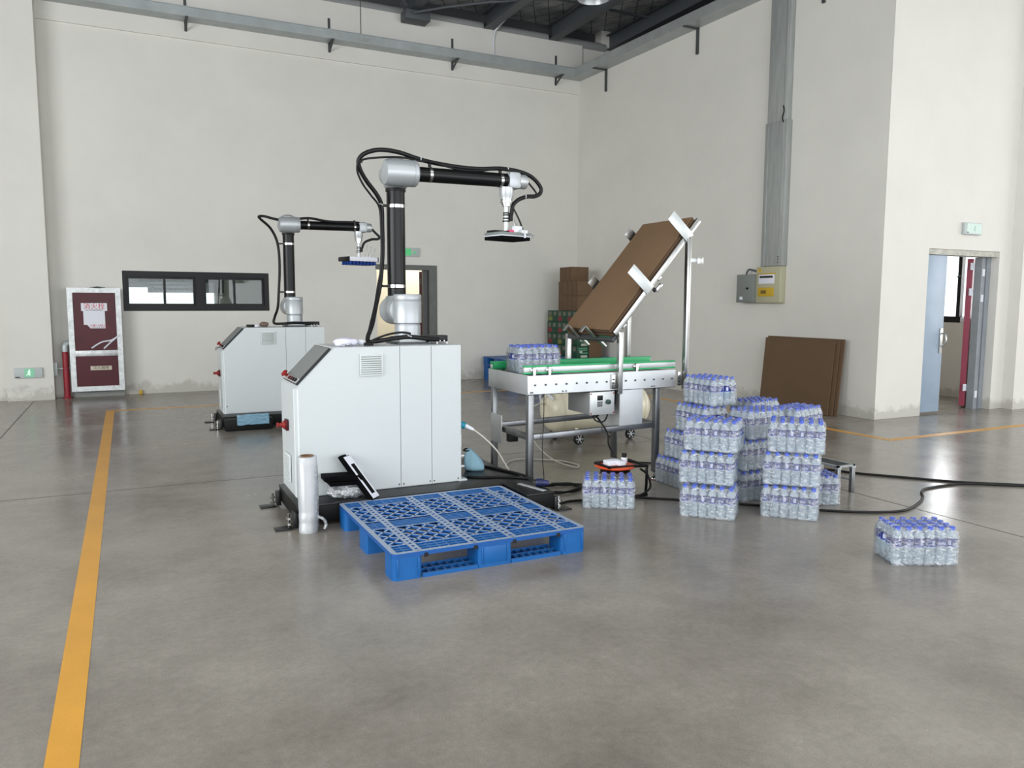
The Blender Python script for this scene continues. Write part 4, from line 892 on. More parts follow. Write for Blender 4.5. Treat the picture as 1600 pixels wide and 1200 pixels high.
# ================================================================== blue plastic pallet
def rrect(x0, x1, y0, y1, r, n=4):
    pts = []
    for cx, cy, a0 in ((x1-r, y0+r, -90), (x1-r, y1-r, 0), (x0+r, y1-r, 90), (x0+r, y0+r, 180)):
        for k in range(n+1): a = R(a0+90*k/n); pts.append((cx+r*math.cos(a), cy+r*math.sin(a)))
    return pts
def pallet(label, loc, rz, detail=True, group='blue plastic pallets'):
    T = thing('plastic_pallet', label, 'pallet', loc, rz, group)
    L_, D_, H_ = 1.21, 1.19, .15
    fx = [(0, .17), (.50, .71), (1.04, 1.21)]; fyy = [(0, .17), (.51, .68), (1.02, 1.19)]
    def b(*a, bev=.004): return MB().box(a[0]-L_/2, a[1]-L_/2, a[2]-D_/2, a[3]-D_/2, a[4], a[5], bev)
    for i, (xa, xb) in enumerate(fx):
        for j, (ya, yb2) in enumerate(fyy):
            ft = MB().prism(rrect(xa-L_/2, xb-L_/2, ya-D_/2, yb2-D_/2, .03 if (i != 1 and j != 1) else .012), 'z', 0, .127)
            o_ = ft.build('foot', BLUE, T, local=True)
            if detail and i == 0 and j == 0:
                for k in range(9): MB().prism(rrect(xa-L_/2-.0012, xa-L_/2+.07, ya-D_/2-.0012, ya-D_/2+.07, .03), 'z', .018+k*.013, .021+k*.013).build('corner_rib', BLUE, o_, local=True)
            if detail and j == 0:
                w_ = xb-xa
                for q in ((xa+.02, xa+.03), (xb-.03, xb-.02)): MB().box(q[0]-L_/2, q[1]-L_/2, -.004-D_/2, .003-D_/2, .02, .12, .001).build('foot_rib', BLUE, o_, local=True)
                if i == 1: MB().box(xa+.035-L_/2, xb-.035-L_/2, -.003-D_/2, .002-D_/2, .022, .118, .001).build('raised_panel', BLUE, o_, local=True)
    for ya, yb2 in fyy:
        for (xa, xb) in ((.17, .50), (.71, 1.04)):
            mb = MB()
            mb.box(xa-L_/2, xb-L_/2, ya+.0-D_/2, ya+.014-D_/2, 0, .022); mb.box(xa-L_/2, xb-L_/2, yb2-.014-D_/2, yb2-D_/2, 0, .022); mb.box(xa-L_/2, xb-L_/2, (ya+yb2)/2-.005-D_/2, (ya+yb2)/2+.005-D_/2, 0, .022)
            for k in range(1, 7): x = xa+(xb-xa)*k/7; mb.box(x-.005-L_/2, x+.005-L_/2, ya+.014-D_/2, yb2-.014-D_/2, 0, .02)
            mb.build('bottom_runner', BLUE, T, local=True)
    zt, zb = H_, H_-.022
    rails = [.0, .155, .475, .73, 1.03, 1.155]; rw = .055
    rows = [0, .165, .505, .665, 1.005, 1.135]; rh = .05
    # outer rim: deep skirt
    mb = MB(); 
    rO, rI = rrect(-L_/2-.0005, L_/2+.0005, -D_/2-.0005, D_/2+.0005, .0305), rrect(-L_/2+.03, L_/2-.03, -D_/2+.03, D_/2-.03, .004)
    nO = len(rO)
    for k in range(nO): mb.prism([rO[k], rO[(k+1) % nO], rI[(k+1) % nO], rI[k]], 'z', zb-.002, zt)
    bmesh.ops.remove_doubles(mb.bm, verts=mb.bm.verts, dist=1e-5)
    mb.build('deck_rim', BLUED, T, local=True)
    rx_ = [(.125, .175), (.455, .51), (.70, .755), (1.035, 1.085)]
    for a, c_ in rx_:
        mb = MB()     # perforated rail: two strips joined by short webs
        mb.box(a-L_/2, a+.017-L_/2, -D_/2+.03, D_/2-.03, zb, zt); mb.box(c_-.017-L_/2, c_-L_/2, -D_/2+.03, D_/2-.03, zb, zt)
        n = 22
        for k in range(n+1):
            y = -D_/2+.03+(D_-.06)*k/n; mb.box(a+.017-L_/2, c_-.017-L_/2, y-(.016 if k % 4 else .02), y+.014, zb, zt)
        mb.build('deck_rail', BLUED, T, local=True)
    cols = [(.03, .125), (.175, .455), (.51, .70), (.755, 1.035), (1.085, 1.18)]
    bands = [(.03, .15), (.50, .665), (1.04, 1.16)]; panels = [(.15, .50), (.665, 1.04)]
    for (a, c_) in cols:
        for (p, q) in bands:
            mb = MB()
            n = 3 if q-p < .14 else 5
            for k in range(n+1): y = p+(q-p)*k/n; mb.box(a-L_/2, c_-L_/2, y-.006-D_/2, y+.006-D_/2, zt-.018, zt-.002)
            m_ = max(2, round((c_-a)/.055))
            if not (p > .4 and p < .6 and (c_-a) > .25):
                for k in range(1, m_): x = a+(c_-a)*k/m_; mb.box(x-.004-L_/2, x+.004-L_/2, p-D_/2, q-D_/2, zt-.018, zt-.004)
            mb.build('slotted_band', BLUE, T, local=True)
        for (p, q) in panels:
            mb = MB(); sp = .072
            for e in (p, q): mb.box(a-L_/2, c_-L_/2, e-.006-D_/2, e+.006-D_/2, zb, zt)
            for sg in (1, -1):
                k = -40
                for k in range(-30, 31):
                    # line y-yc = sg*(1.0)*(x-xc)+k*sp*1.414
                    xc, yc = (a+c_)/2, (p+q)/2; off = k*sp*1.41
                    pts = []
                    xlo, xhi = a, c_
                    ylo = yc+sg*(xlo-xc)+off; yhi = yc+sg*(xhi-xc)+off
                    # clip in y
                    def xat(y): return xc+(y-yc-off)/sg
                    xs = sorted((xlo, xhi)); cand = sorted((xat(p), xat(q)))
                    x0_, x1_ = max(xs[0], cand[0]), min(xs[1], cand[1])
                    if x1_-x0_ < .008: continue
                    y0_, y1_ = yc+sg*(x0_-xc)+off, yc+sg*(x1_-xc)+off
                    mb.bar((x0_-L_/2, y0_-D_/2, zt-.006), (x1_-L_/2, y1_-D_/2, zt-.006), .013, .011)
            mb.build('lattice_panel', BLUED, T, local=True)
    if detail:
        for x in (.19, .485, .73, 1.02): MB().box(x-.012-L_/2, x+.012-L_/2, -D_/2-.0015, -D_/2+.004, .115, .138).build('latch_slot', mat('slot_dark', '#101418', .8) if 'slot_dark' not in bpy.data.materials else bpy.data.materials['slot_dark'], T, local=True)
    return T
P0 = pallet('blue plastic grid pallet in front of the near robot', (1.83, 4.49, 0), R(0))
index_children()
def pal_copy(label, loc, rz):
    c_ = copy_tree(P0); c_.location = loc; c_.rotation_euler = (0, 0, rz); c_['label'] = label; return c_
pal_copy('lowest blue pallet of the stack against the back wall, left of the green cartons', (6.82, 13.18, 0), 0)
pal_copy('middle blue pallet of the stack left of the green cartons', (6.815, 13.17, .151), 0)
pal_copy('topmost blue pallet of the stack left of the green cartons, pushed rightwards', (6.82, 13.19, .302), R(.8))
for k, w_ in enumerate(('lowest', 'middle', 'topmost')):
    pal_copy(w_+' of the three blue pallets under the green and brown cartons', (7.91, 13.13, .151*k), 0).scale = (.76, 1, 1)

# ================================================================== roller conveyor with carton magazine
CV = thing('roller_conveyor', 'stainless roller conveyor with tilted carton magazine beside the near robot', 'conveyor', (3.45, 5.62, 0))
cy0, cy1, cx0, cx1 = 5.262, 5.985, 2.752, 4.165
ctop, cbot = .94, .787
MB().box(cx0, cx1, cy0, cy0+.004, cbot, .936).build('side_channel', BRUSH, CV)
MB().box(cx0, cx1, cy1-.004, cy1, cbot, .936).build('side_channel', BRUSH, CV)
for y in (cy0, cy1-.03): MB().box(cx0, cx1, y, y+.03, cbot, cbot+.004).build('channel_lip', BRUSH, CV)
MB().box(cx0-.004, cx0, cy0, cy1, cbot, ctop, .001).build('end_plate', BRUSH, CV)
for k in range(15):
    x = cx0+.06+k*.094
    rl = MB().cyl((x, cy0+.01, .905), (x, cy1-.01, .905), .024, seg=14).build('roller', STEEL, CV)
    for y, d in ((cy0, -1),): MB().cyl((x, y, .862), (x, y-.007, .862), .008, seg=8).build('bolt', SEAM, CV)
for x in (2.775, 2.79, 3.06, 3.09, 3.92, 3.945): MB().cyl((x, cy0, .805), (x, cy0-.006, .805), .006, seg=8).build('bolt', SEAM, CV)
def leg(x, y, foot):
    z0 = .065 if foot else .02
    l_ = MB().box(x-.024, x+.024, y-.024, y+.024, z0, cbot, .004).build('leg', LEGST, CV)
    MB().lathe([(.016, z0+.002), (.014, z0-.012), (.012, .035), (.03, .026), (.048, .018), (.05, .01), (.05, .003)], (x, y, 0), seg=20).build('levelling_foot', CHROME, l_)
    MB().lathe([(.052, .006), (.054, .0)], (x, y, 0), seg=20).build('rubber_pad', mat('brown_rubber', '#7a3a2a', .7) if 'brown_rubber' not in bpy.data.materials else bpy.data.materials['brown_rubber'], l_)
leg(2.782, 5.29, True); leg(2.79, 5.955, True); leg(3.992, 5.29, True); leg(4.02, 5.955, True)
def rail(p0, p1, name='cross_rail'): MB().bar(p0, p1, .046, .046, bev=.004).build(name, LEGST, CV)
rail((2.806, 5.29, .452), (3.968, 5.29, .475)); rail((2.812, 5.955, .452), (4.0, 5.955, .478))
rail((2.786, 5.314, .45), (2.79, 5.931, .45)); rail((3.992, 5.314, .472), (4.018, 5.931, .475))
# side plate, controller, motor cover
MB().box(2.745, 2.75, 5.72, 5.93, .33, .57, .001).build('sensor_plate', BRUSH, CV)
MB().box(2.77, 2.85, 5.62, 5.68, .36, .455, .003).build('sensor_body', BLACK, CV)
cb = MB().box(3.31, 3.535, 5.255, 5.60, .60, .78, .005).build('controller_box', mat('grey_control_box', '#9a9c9b', .45, .3), CV)
MB().box(3.305, 3.54, 5.247, 5.257, .597, .783, .003).build('box_lid', ALU, cb)
MB().box(3.375, 3.425, 5.243, 5.248, .715, .755, .001).build('display', BLACKM, cb)
for i in range(3):
    for j in range(3): MB().box(3.376+i*.017, 3.388+i*.017, 5.243, 5.248, .665+j*.015, .675+j*.015).build('key', BLACKM, cb)
MB().cyl((3.475, 5.248, .70), (3.475, 5.225, .70), .02, seg=16, bev=.004).build('speed_knob', mat('green_black_knob', '#153a34', .4), cb)
for (x, z) in ((3.315, .61), (3.53, .61), (3.315, .77), (3.53, .77)): MB().cyl((x, 5.248, z), (x, 5.243, z), .006, seg=8).build('lid_screw', RED, cb)
for x in (3.40, 3.435): MB().cyl((x, 5.33, .602), (x, 5.33, .575), .016, .01, seg=10).build('cable_gland', BLACK, cb)
MB().box(3.615, 3.835, 5.268, 5.272, .465, .787).build('motor_cover', BRUSH, CV)
MB().box(3.607, 3.615, 5.27, 5.6, .465, .787).build('motor_cover_side', BRUSH, CV)
MB().box(3.545, 3.60, 5.32, 5.5, .66, .787, .003).build('motor', BLACK, CV)
# guides
def guide(y0, y1, x0, x1, zb, zt, gtop):
    MB().box(x0, x1, y0, y1, zb, zt, .003).build('guide_rail', ALU, CV)
    MB().box(x0, x1, y0-.004, y1+.004, zt, zt+gtop, .002).build('guide_wear_strip', GREEN, CV)
    MB().box(x0, x1, y0-.004, y1+.004, zb-.012, zb, .002).build('guide_wear_strip', GREEN, CV)
guide(5.30, 5.325, 2.735, 4.19, .958, 1.0, .012)
guide(5.93, 5.955, 2.75, 4.40, .945, .98, .022)
MB().box(2.76, 4.385, 5.915, 5.928, .945, 1.0, .003).build('guide_face', GREEN, CV)
for x in (2.815, 2.95, 3.78):
    mb = MB(); mb.box(x-.012, x+.012, 5.272, 5.292, .86, 1.0, .002); mb.box(x-.03, x+.03, 5.285, 5.30, .965, .985, .002); mb.build('guide_bracket', CHROME, CV)
# posts of the magazine
def post(x, y, z0, z1): MB().box(x-.02, x+.02, y-.02, y+.02, z0, z1, .003).build('magazine_post', STEEL, CV)
sn = Vector((math.cos(R(48.8)), 0, math.sin(R(48.8)))); nn = Vector((-sn.z, 0, sn.x))
S0 = Vector((3.53, 0, 1.248))
def mz(x): return S0.z+(x-S0.x)*math.tan(R(48.8))
post(3.58, 5.24, .76, mz(3.58)-.04); post(4.249, 5.24, .765, mz(4.249)-.035); post(3.545, 6.005, .76, mz(3.545)-.04); post(4.19, 6.005, .76, mz(4.19)-.035)
for x, y in ((3.535, 5.245), (4.205, 5.245)):
    mb = MB(); mb.box(x-.025, x+.02, y-.0, y+.016, .80, .92, .003); mb.build('post_clamp', CHROME, CV)
    for z in (.82, .85, .88): MB().cyl((x-.012, y, z), (x-.012, y-.012, z), .008, seg=6).build('clamp_bolt', SEAM, CV)
def MS(t, y, off): return Vector((S0.x, y, S0.z))+sn*t+nn*off
def sbox(name, m, t0, t1, y0, y1, o0, o1, bev=.002, parent=None):
    Mx = Matrix(((sn.x, 0, nn.x, S0.x), (0, 1, 0, 0), (sn.z, 0, nn.z, S0.z), (0, 0, 0, 1)))
    return MB().box(t0, t1, y0, y1, o0, o1, bev, Mx).build(name, m, parent if parent is not None else CV)
sbox('magazine_rail', STEEL, 0, 1.26, 5.238, 5.262, -.022, .024); sbox('magazine_rail', STEEL, 0, 1.26, 5.975, 5.999, -.022, .024)
sbox('magazine_rail_lip', STEEL, 0, 1.26, 5.262, 5.30, -.022, -.018, 0); sbox('magazine_rail_lip', STEEL, 0, 1.26, 5.937, 5.975, -.022, -.018, 0)
for t in (.1, .62, 1.1): sbox('magazine_crossbar', STEEL, t, t+.04, 5.262, 5.975, -.05, -.022)
for t in (.44, 1.03):
    sbox('side_guide_plate', ALU, t, t+.095, 5.231, 5.236, -.02, .245); sbox('side_guide_plate', STEEL, t+.02, t+.115, 6.001, 6.006, -.02, .125)
for y in (5.50, 5.77):
    st = sbox('stop_finger', STEEL, -.045, -.04, y-.022, y+.022, -.13, .135)
    sbox('finger_lip', STEEL, -.105, -.04, y-.022, y+.022, .135, .139, 0, st)
    sbox('finger_slot_bar', CHROME, -.03, -.022, y-.006, y+.006, -.14, -.04, 0, st)
sbox('end_stop', DGREY, -.05, .02, 5.262, 5.975, -.05, -.022)
cl = sbox('toggle_clamp', CHROME, .52, .60, 5.225, 5.238, -.08, -.05); sbox('clamp_knob', BLACK, .5, .53, 5.22, 5.24, -.06, -.03, .004, cl)
a_ = MB().box(4.27, 4.345, 5.228, 5.244, 1.84, 1.875, .002).build('post_bracket', ALU, CV); MB().box(4.335, 4.40, 5.222, 5.228, 1.825, 1.885, .002).build('bracket_plate', STEEL, a_)
sbox('green_pad', GREEN, -.02, .03, 5.33, 5.5, -.03, -.022)
MB().tube([(3.80, 5.7, .74), (3.86, 5.6, .60), (3.90, 5.5, .52)], .006, 6).build('sensor_cable', BLACK, CV)
# carton blanks in the magazine
ordn = ['lowest', 'second from the bottom', 'third from the bottom', 'topmost']
for k in range(4):
    t0 = (.0, .007, .002, .006)[k]; o0 = -.016+k*.0185; yo = (0, .004, -.003, .002)[k]
    Mx = Matrix(((sn.x, 0, nn.x, S0.x), (0, 1, 0, 0), (sn.z, 0, nn.z, S0.z), (0, 0, 0, 1)))
    T = thing('cardboard_sheet', ('%s flat brown carton blank on the tilted conveyor magazine' % ordn[k]), 'cardboard', MS(t0, 5.62, o0), 0, 'carton blanks on the magazine')
    MB().box(t0-.012, t0+1.238, 5.268+yo, 5.966+yo, o0, o0+.007, 0, Mx).build('board', KRAFTE, T)
    MB().box(t0-.01, t0+1.236, 5.27+yo, 5.966+yo, o0+.0085, o0+.0165, 0, Mx).build('folded_board', KRAFT if k == 3 else KRAFTD, T)

# ================================================================== shrink wrapped water packs
PK = thing('water_pack', 'pack', 'water pack', (0, 0, 0), 0, 'shrink wrapped packs of bottled water')
BR = .0312
prof = [(.0, .004), (.02, .0), (.028, .003), (BR, .014), (BR-.0008, .03), (BR-.0022, .034), (BR, .038), (BR-.0022, .062), (BR, .066), (BR-.0022, .088), (BR, .092), (BR, .108), (BR-.001, .112), (BR-.001, .158), (BR, .161), (BR-.002, .168), (.024, .184), (.0155, .197), (.013, .203), (.013, .207), (.0, .207)]
mbt = MB(); mbt.lathe(prof, seg=14); b0 = mbt.build('bottle', BOTTLE, None, 70); bme = b0.data
mbt = MB(); mbt.lathe([(BR+.0003, .109), (BR+.0003, .160)], seg=14, closed_ends=False); l0 = mbt.build('label', LABEL, None, 70); lme = l0.data
mbt = MB(); mbt.lathe([(.0165, .203), (.0165, .208), (.0158, .209), (.0158, .2235), (.0145, .225), (0, .225)], seg=12); c0 = mbt.build('cap', CAP, None); cme = c0.data
for x in (b0, l0, c0): bpy.data.objects.remove(x)
bi = 0
for i in range(6):
    for j in range(4):
        bo = bpy.data.objects.new('bottle', bme); COL.objects.link(bo); bo.parent = PK
        bo.location = (-.1575+i*.063, -.0945+j*.063, .001); bo.rotation_euler = (0, 0, random.uniform(0, 6.28))
        for nm, me_ in (('label', lme), ('cap', cme)):
            q_ = bpy.data.objects.new(nm, me_); COL.objects.link(q_); q_.parent = bo
def film_mesh(seed):
    """heat shrunk film: a rounded tube drawn in between the bottles and over the caps, open at both ends"""
    bm = bmesh.new(); NX, NP = 54, 56
    W2, HH = .1275, .2275
    ring = []
    # closed section in (y, z)
    sec = []
    def add(y, z): sec.append((y, z))
    n = 14
    for k in range(n): add(-W2+2*W2*k/n, .0)
    for k in range(n): add(W2, .17*k/n)
    pts = [(W2, .17), (W2-.006, .195), (W2-.022, .217), (W2-.03, HH)]
    for p in pts: add(*p)
    for k in range(1, n): add(W2-.03-2*(W2-.03)*k/n, HH)
    for p in reversed(pts): add(-p[0], p[1])
    for k in range(1, n): add(-W2, .17-.17*k/n)
    rows = []
    for i in range(NX+1):
        x = -.192+.384*i/NX; row = []
        endk = max(0, abs(x)-.165)/.027
        for (y, z) in sec:
            cx = abs(math.sin((x+.189)/.063*math.pi))
            cyv = abs(math.sin((y+.126)/.063*math.pi))
            yy, zz = y, z
            dip = (1-cx)**1.5
            if abs(y) > .12 and z > .01: yy = y*(1-.05*dip) + (.0015*mnoise.noise(Vector((x*40, z*60, seed))) )
            if z > .18:
                zz = z-(.02 if z > .22 else .01)*(1-cx*max(cyv, .25))*.8+.004*mnoise.noise(Vector((x*30, y*30, seed+9)))
                zz = min(zz, .2285)
            if endk > 0:
                zz = .11+(zz-.11)*(1-.16*endk) if z > .11 else max(0, zz)
                yy *= (1-.06*endk)
            row.append(bm.verts.new((x, yy, max(.0004, zz))))
        rows.append(row)
    m_ = len(sec)
    for a, b in zip(rows, rows[1:]):
        for k in range(m_): j = (k+1) % m_; bm.faces.new((a[k], b[k], b[j], a[j]))
    # gathered end curtains with a round opening
    for row, s_ in ((rows[0], -1), (rows[-1], 1)):
        inner = []
        for v in row:
            y, z = v.co.y, v.co.z-.105; L2 = math.hypot(y, z); k = .055/max(L2, .055)
            inner.append(bm.verts.new((v.co.x+s_*.003+.002*mnoise.noise(Vector((y*60, z*60, seed))), y*k, .105+z*k)))
        for k in range(m_):
            j = (k+1) % m_
            bm.faces.new((row[k], row[j], inner[j], inner[k]))
    me = bpy.data.meshes.new('shrink_film'); bmesh.ops.recalc_face_normals(bm, faces=bm.faces); bm.to_mesh(me); bm.free(); me.materials.append(FILM); me.polygons.foreach_set('use_smooth', [True]*len(me.polygons)); return me
films = [film_mesh(k*3.3) for k in range(4)]
fo = bpy.data.objects.new('shrink_film', films[0]); COL.objects.link(fo); fo.parent = PK
index_children()
first = [True]; cnt = [0]
def corner(xl, yl, xr, yr, back=True):
    """centre and turn of a pack whose long front bottom edge runs from (xl, yl) to (xr, yr)"""
    a = math.atan2(yr-yl, xr-xl); mx, my = (xl+xr)/2, (yl+yr)/2
    return mx-math.sin(a)*.127, my+math.cos(a)*.127, a
def pack(x, y, lvl, a, label, z=None):
    z = lvl*.2285 if z is None else z
    if first[0]: o = PK; first[0] = False
    else: o = copy_tree(PK)
    o.location = (x, y, z); o.rotation_euler = (0, 0, a); o['label'] = label
    for c_ in bpy.data.objects[:] if False else []: pass
    cnt[0] += 1
    return o
pack(*corner(2.93, 4.751, 3.259, 4.534)[:2], 0, corner(2.93, 4.751, 3.259, 4.534)[2], 'single water pack on the floor in front of the orange cable reel')
for lv, cc, nm in ((0, (3.442, 4.281, 3.703, 3.983), 'lowest'), (1, (3.478, 4.351, 3.738, 4.04), 'middle'), (2, (3.525, 4.366, 3.763, 4.04), 'topmost')):
    x, y, a = corner(*cc); pack(x, y, lv, a, '%s water pack of the front left stack of three' % nm)
for lv, cc, nm in ((0, (3.951, 4.033, 4.212, 3.718), 'lowest'), (1, (3.985, 4.04, 4.24, 3.752), 'middle'), (2, (4.022, 4.04, 4.285, 3.76), 'topmost')):
    x, y, a = corner(*cc); pack(x, y, lv, a, '%s water pack of the front right stack of three' % nm)
x, y, a = corner(3.891, 2.894, 4.226, 2.730); pack(x, y, 0, a, 'single water pack standing alone on the floor at the right, nearest of all')
# middle stack half hidden between the two front stacks
for lv, (x, y), nm, a in ((0, (4.31, 4.475), 'lowest', R(-3)), (1, (4.335, 4.53), 'middle', R(0)), (2, (4.425, 4.565), 'topmost', R(1))):
    pack(x, y, lv, a, '%s water pack of the stack between and behind the two front stacks' % nm)
# left rear stack of four, turned lengthwise
for lv, (x, y), nm, a in ((0, (4.075, 5.06), 'lowest', R(88)), (1, (4.12, 5.0), 'second', R(90)), (2, (4.175, 4.93), 'third', R(90)), (3, (4.25, 4.925), 'topmost', R(90))):
    pack(x, y, lv, a, '%s water pack of the tall left rear stack of four' % nm)
# right rear stacks: only their upper packs show
for lv, (x, y), nm, a in ((0, (4.86, 4.57), 'lowest', R(6)), (1, (4.85, 4.56), 'middle', R(8)), (2, (4.815, 4.525), 'topmost', R(13))):
    pack(x, y, lv, a, '%s water pack of the stack directly behind the front right stack' % nm)
for lv, (x, y), nm, a in ((0, (4.83, 5.0), 'lowest', R(8)), (1, (4.83, 5.0), 'middle', R(10)), (2, (4.84, 5.02), 'topmost', R(10))):
    pack(x, y, lv, a, '%s water pack of the rearmost stack at the back of the group' % nm)
x, y, a = corner(4.372, 4.141, 4.714, 3.978); pack(x, y, 0, a, 'single water pack on the floor just right of the front right stack')
pack(2.985, 5.62, 0, R(0), 'water pack standing on the rollers at the left end of the conveyor', z=.9295)
# vary the film so no two neighbours crease alike
k = 0
for o in list(bpy.data.objects):
    if o.name.startswith('shrink_film'): o.data = films[k % 4]; k += 1

# ================================================================== cartons in the far corner
def carton(x0, x1, y0, y1, z0, z1, label, m, green=False, group=None, k=0):
    T = thing('carton', label, 'carton', ((x0+x1)/2, (y0+y1)/2, z0), 0, group)
    mb = MB(); mb.box(x0, x1, y0, y1, z0, z1, .006); b_ = mb.build('box_body', m, T)
    if green:
        w, h, d = x1-x0, z1-z0, y1-y0
        # printed pictures on the long face
        mb = MB()
        for t_ in (.12, .62): mb.box(x0-.003, x0+.002, y0+d*t_, y0+d*(t_+.26), z0+h*.55, z0+h*.9)
        mb.build('picture_print', PRINT, T)
        mb = MB()
        mb.box(x0-.003, x0+.002, y0+d*.5, y0+d*.93, z0+h*.12, z0+h*.42); mb.box(x0-.0035, x0+.002, y0+d*.62, y0+d*.8, z0+h*.06, z0+h*.5, .001)
        if k % 3 != 2: mb.build('red_badge_print', PRINTR, T)
        else: mb.build('yellow_badge_print', mat('carton_print_yellow', '#74783a', .6) if 'carton_print_yellow' not in bpy.data.materials else bpy.data.materials['carton_print_yellow'], T)
        mb = MB()
        for r_ in (.78, .62): mb.box(x0+w*.12, x0+w*.85, y0-.003, y0+.002, z0+h*r_, z0+h*(r_+.08))
        mb.box(x0+w*.3, x0+w*.9, y0-.003, y0+.002, z0+h*.36, z0+h*.46); mb.build('text_print', PRINTG, T)
        mb = MB(); mb.box(x0+w*.22, x0+w*.45, y0-.0035, y0+.002, z0+h*.42, z0+h*.6); mb.box(x0+w*.32, x0+w*.85, y0-.0035, y0+.002, z0+h*.03, z0+h*.22); mb.build('white_panel_print', PRINTW, T)
    else:
        mb = MB(); mb.box((x0+x1)/2-.002, (x0+x1)/2+.002, y0+.004, y1-.004, z1-.001, z1+.0015); mb.build('top_seam', KRAFTE, T)
        mb = MB(); mb.box(x0-.0015, x0+.002, (y0+y1)/2-.003, (y0+y1)/2+.003, z0+.01, z1-.01); mb.build('side_seam', KRAFTE, T)
        mb = MB(); mb.box(x0+.01, x1-.01, y0-.0015, y0+.002, (z0+z1)/2-.001, (z0+z1)/2+.002) if False else mb.box(x0-.001, x0+.002, y0+.05, y0+.056, z0+.01, z1-.01); mb.build('flap_line', KRAFTE, T)
    return T
cols_ = [(12.55, 12.925, 'front'), (12.935, 13.305, 'middle'), (13.315, 13.70, 'rear')]
lv_ = ['bottom', 'second', 'third', 'top']
z_ = .455; h_ = .2225
for i, (ya, yb2, cn) in enumerate(cols_):
    for j in range(4):
        dxx = random.uniform(-.008, .008)
        carton(7.6+dxx, 7.865+dxx, ya, yb2, z_+j*h_, z_+(j+1)*h_-.001, '%s green printed carton in the %s column of the corner stack' % (lv_[j], cn), GREENB, True, 'green printed cartons in the corner', i+j)
for j in range(3):
    carton(7.872, 8.16, 12.55, 12.93, z_+j*.2965, z_+(j+1)*.2965-.001, ('lowest', 'middle', 'topmost')[j]+' brown carton right of the green cartons in the corner', KRAFTD, False, 'brown cartons in the corner')
for j, (zz, hh) in enumerate(((1.346, .283), (1.63, .275))):
    for i, (ya, yb2) in enumerate(((12.55, 12.93), (12.94, 13.27))):
        carton(7.6, 8.1, ya, yb2, zz, zz+hh-.001, '%s brown carton in the %s pair resting on the green cartons' % (('front', 'rear')[i], ('lower', 'upper')[j]), KRAFTD, False, 'brown cartons in the corner')
carton(7.6, 7.985, 12.79, 13.23, 1.906, 2.175, 'topmost brown carton alone on the corner stack', KRAFTD, False, 'brown cartons in the corner')

# ================================================================== cardboard sheets leaning on the right wall
for k in range(3):
    off = .035*k
    xb_, xt_ = 8.43-off*.9-.03, 8.515-off*1.0-.012
    names_ = ('rear brown cardboard sheet leaning against the right wall', 'middle brown cardboard sheet leaning against the right wall', 'front brown cardboard sheet leaning against the right wall')
    T = thing('cardboard_sheet', names_[k], 'cardboard', (xb_, 7.9, 0), 0, 'cardboard sheets leaning on the right wall')
    ya, yb2 = (7.225, 8.55) if k == 0 else ((7.27, 8.53) if k == 1 else (7.32, 8.53))
    L_ = 1.01 if k else 1.03
    tilt = math.atan2(.09, 1.0)
    def lean(name, o0, o1, ins, m):
        mb = MB(); Mx = Matrix.Translation((xb_, 0, 0)) @ Matrix.Rotation(tilt, 4, 'Y') @ Matrix.Rotation(0, 4, 'Z')
        bm_ = mb.box(-o1, -o0, ya+ins, yb2-ins, .002+ins, L_-ins, 0, Mx)
        # follow the slightly skewed wall
        for v in mb.bm.verts: v.co.x += (7.9-v.co.y)*.0349
        return mb.build(name, m, T)
    lean('board', 0, .007, 0, KRAFTD); lean('folded_board', .009, .016, .002, KRAFTD)

# ================================================================== air tank on wheels behind the conveyor
TK = thing('air_tank', 'cream horizontal air tank on small wheels behind the conveyor', 'air tank', (4.4, 7.15, 0))
tr, tzc, tyc = .235, .345, 7.18
MB().lathe([(0, 0), (.09, .008), (.16, .035), (.21, .08), (tr, .14), (tr, 1.16), (.21, 1.22), (.16, 1.265), (.09, 1.29), (0, 1.298)], (3.95, tyc, tzc), (1, 0, 0), 36).build('tank_body', TANK, TK)
for x in (4.09, 5.11): MB().lathe([(tr+.002, -.006), (tr+.004, 0), (tr+.002, .006)], (x, tyc, tzc), (1, 0, 0), 36, False).build('weld_seam', TANK, TK)
MB().cyl((3.965, tyc, tzc+.1), (3.91, tyc, tzc+.1), .028, seg=12).build('port_boss', TANK, TK)
MB().tube([(3.92, tyc, tzc+.1), (3.89, tyc-.02, tzc+.18), (3.93, tyc-.08, tzc+.2), (3.98, tyc-.14, tzc+.14)], .012).build('valve_pipe', PAPER, TK)
for (x, y) in ((4.25, 6.96), (4.95, 7.02), (4.18, 7.36), (4.95, 7.36)):
    wh = MB().lathe([(.03, -.016), (.052, -.018), (.06, -.010), (.06, .010), (.052, .018), (.03, .016)], (x, y, .06), (0, 1, 0), 22).build('wheel', BLACK, TK)
    mb = MB()
    mb.lathe([(.044, -.02), (.044, .02)], (x, y, .06), (0, 1, 0), 20, False); mb.lathe([(.012, -.022), (.012, .022)], (x, y, .06), (0, 1, 0), 10)
    for k in range(6):
        a = k*math.pi/3; mb.bar((x+.008*math.cos(a), y-.018, .06+.008*math.sin(a)), (x+.045*math.cos(a), y-.018, .06+.045*math.sin(a)), .008, .006, up=(0, 1, 0))
    mb.build('wheel_hub', ROBOTL, wh)
    mb = MB(); mb.bar((x, y+.03, .06), (x, y+.05, tzc-tr*.75), .04, .006, up=(0, 1, 0)); mb.build('wheel_bracket', TANK, TK)

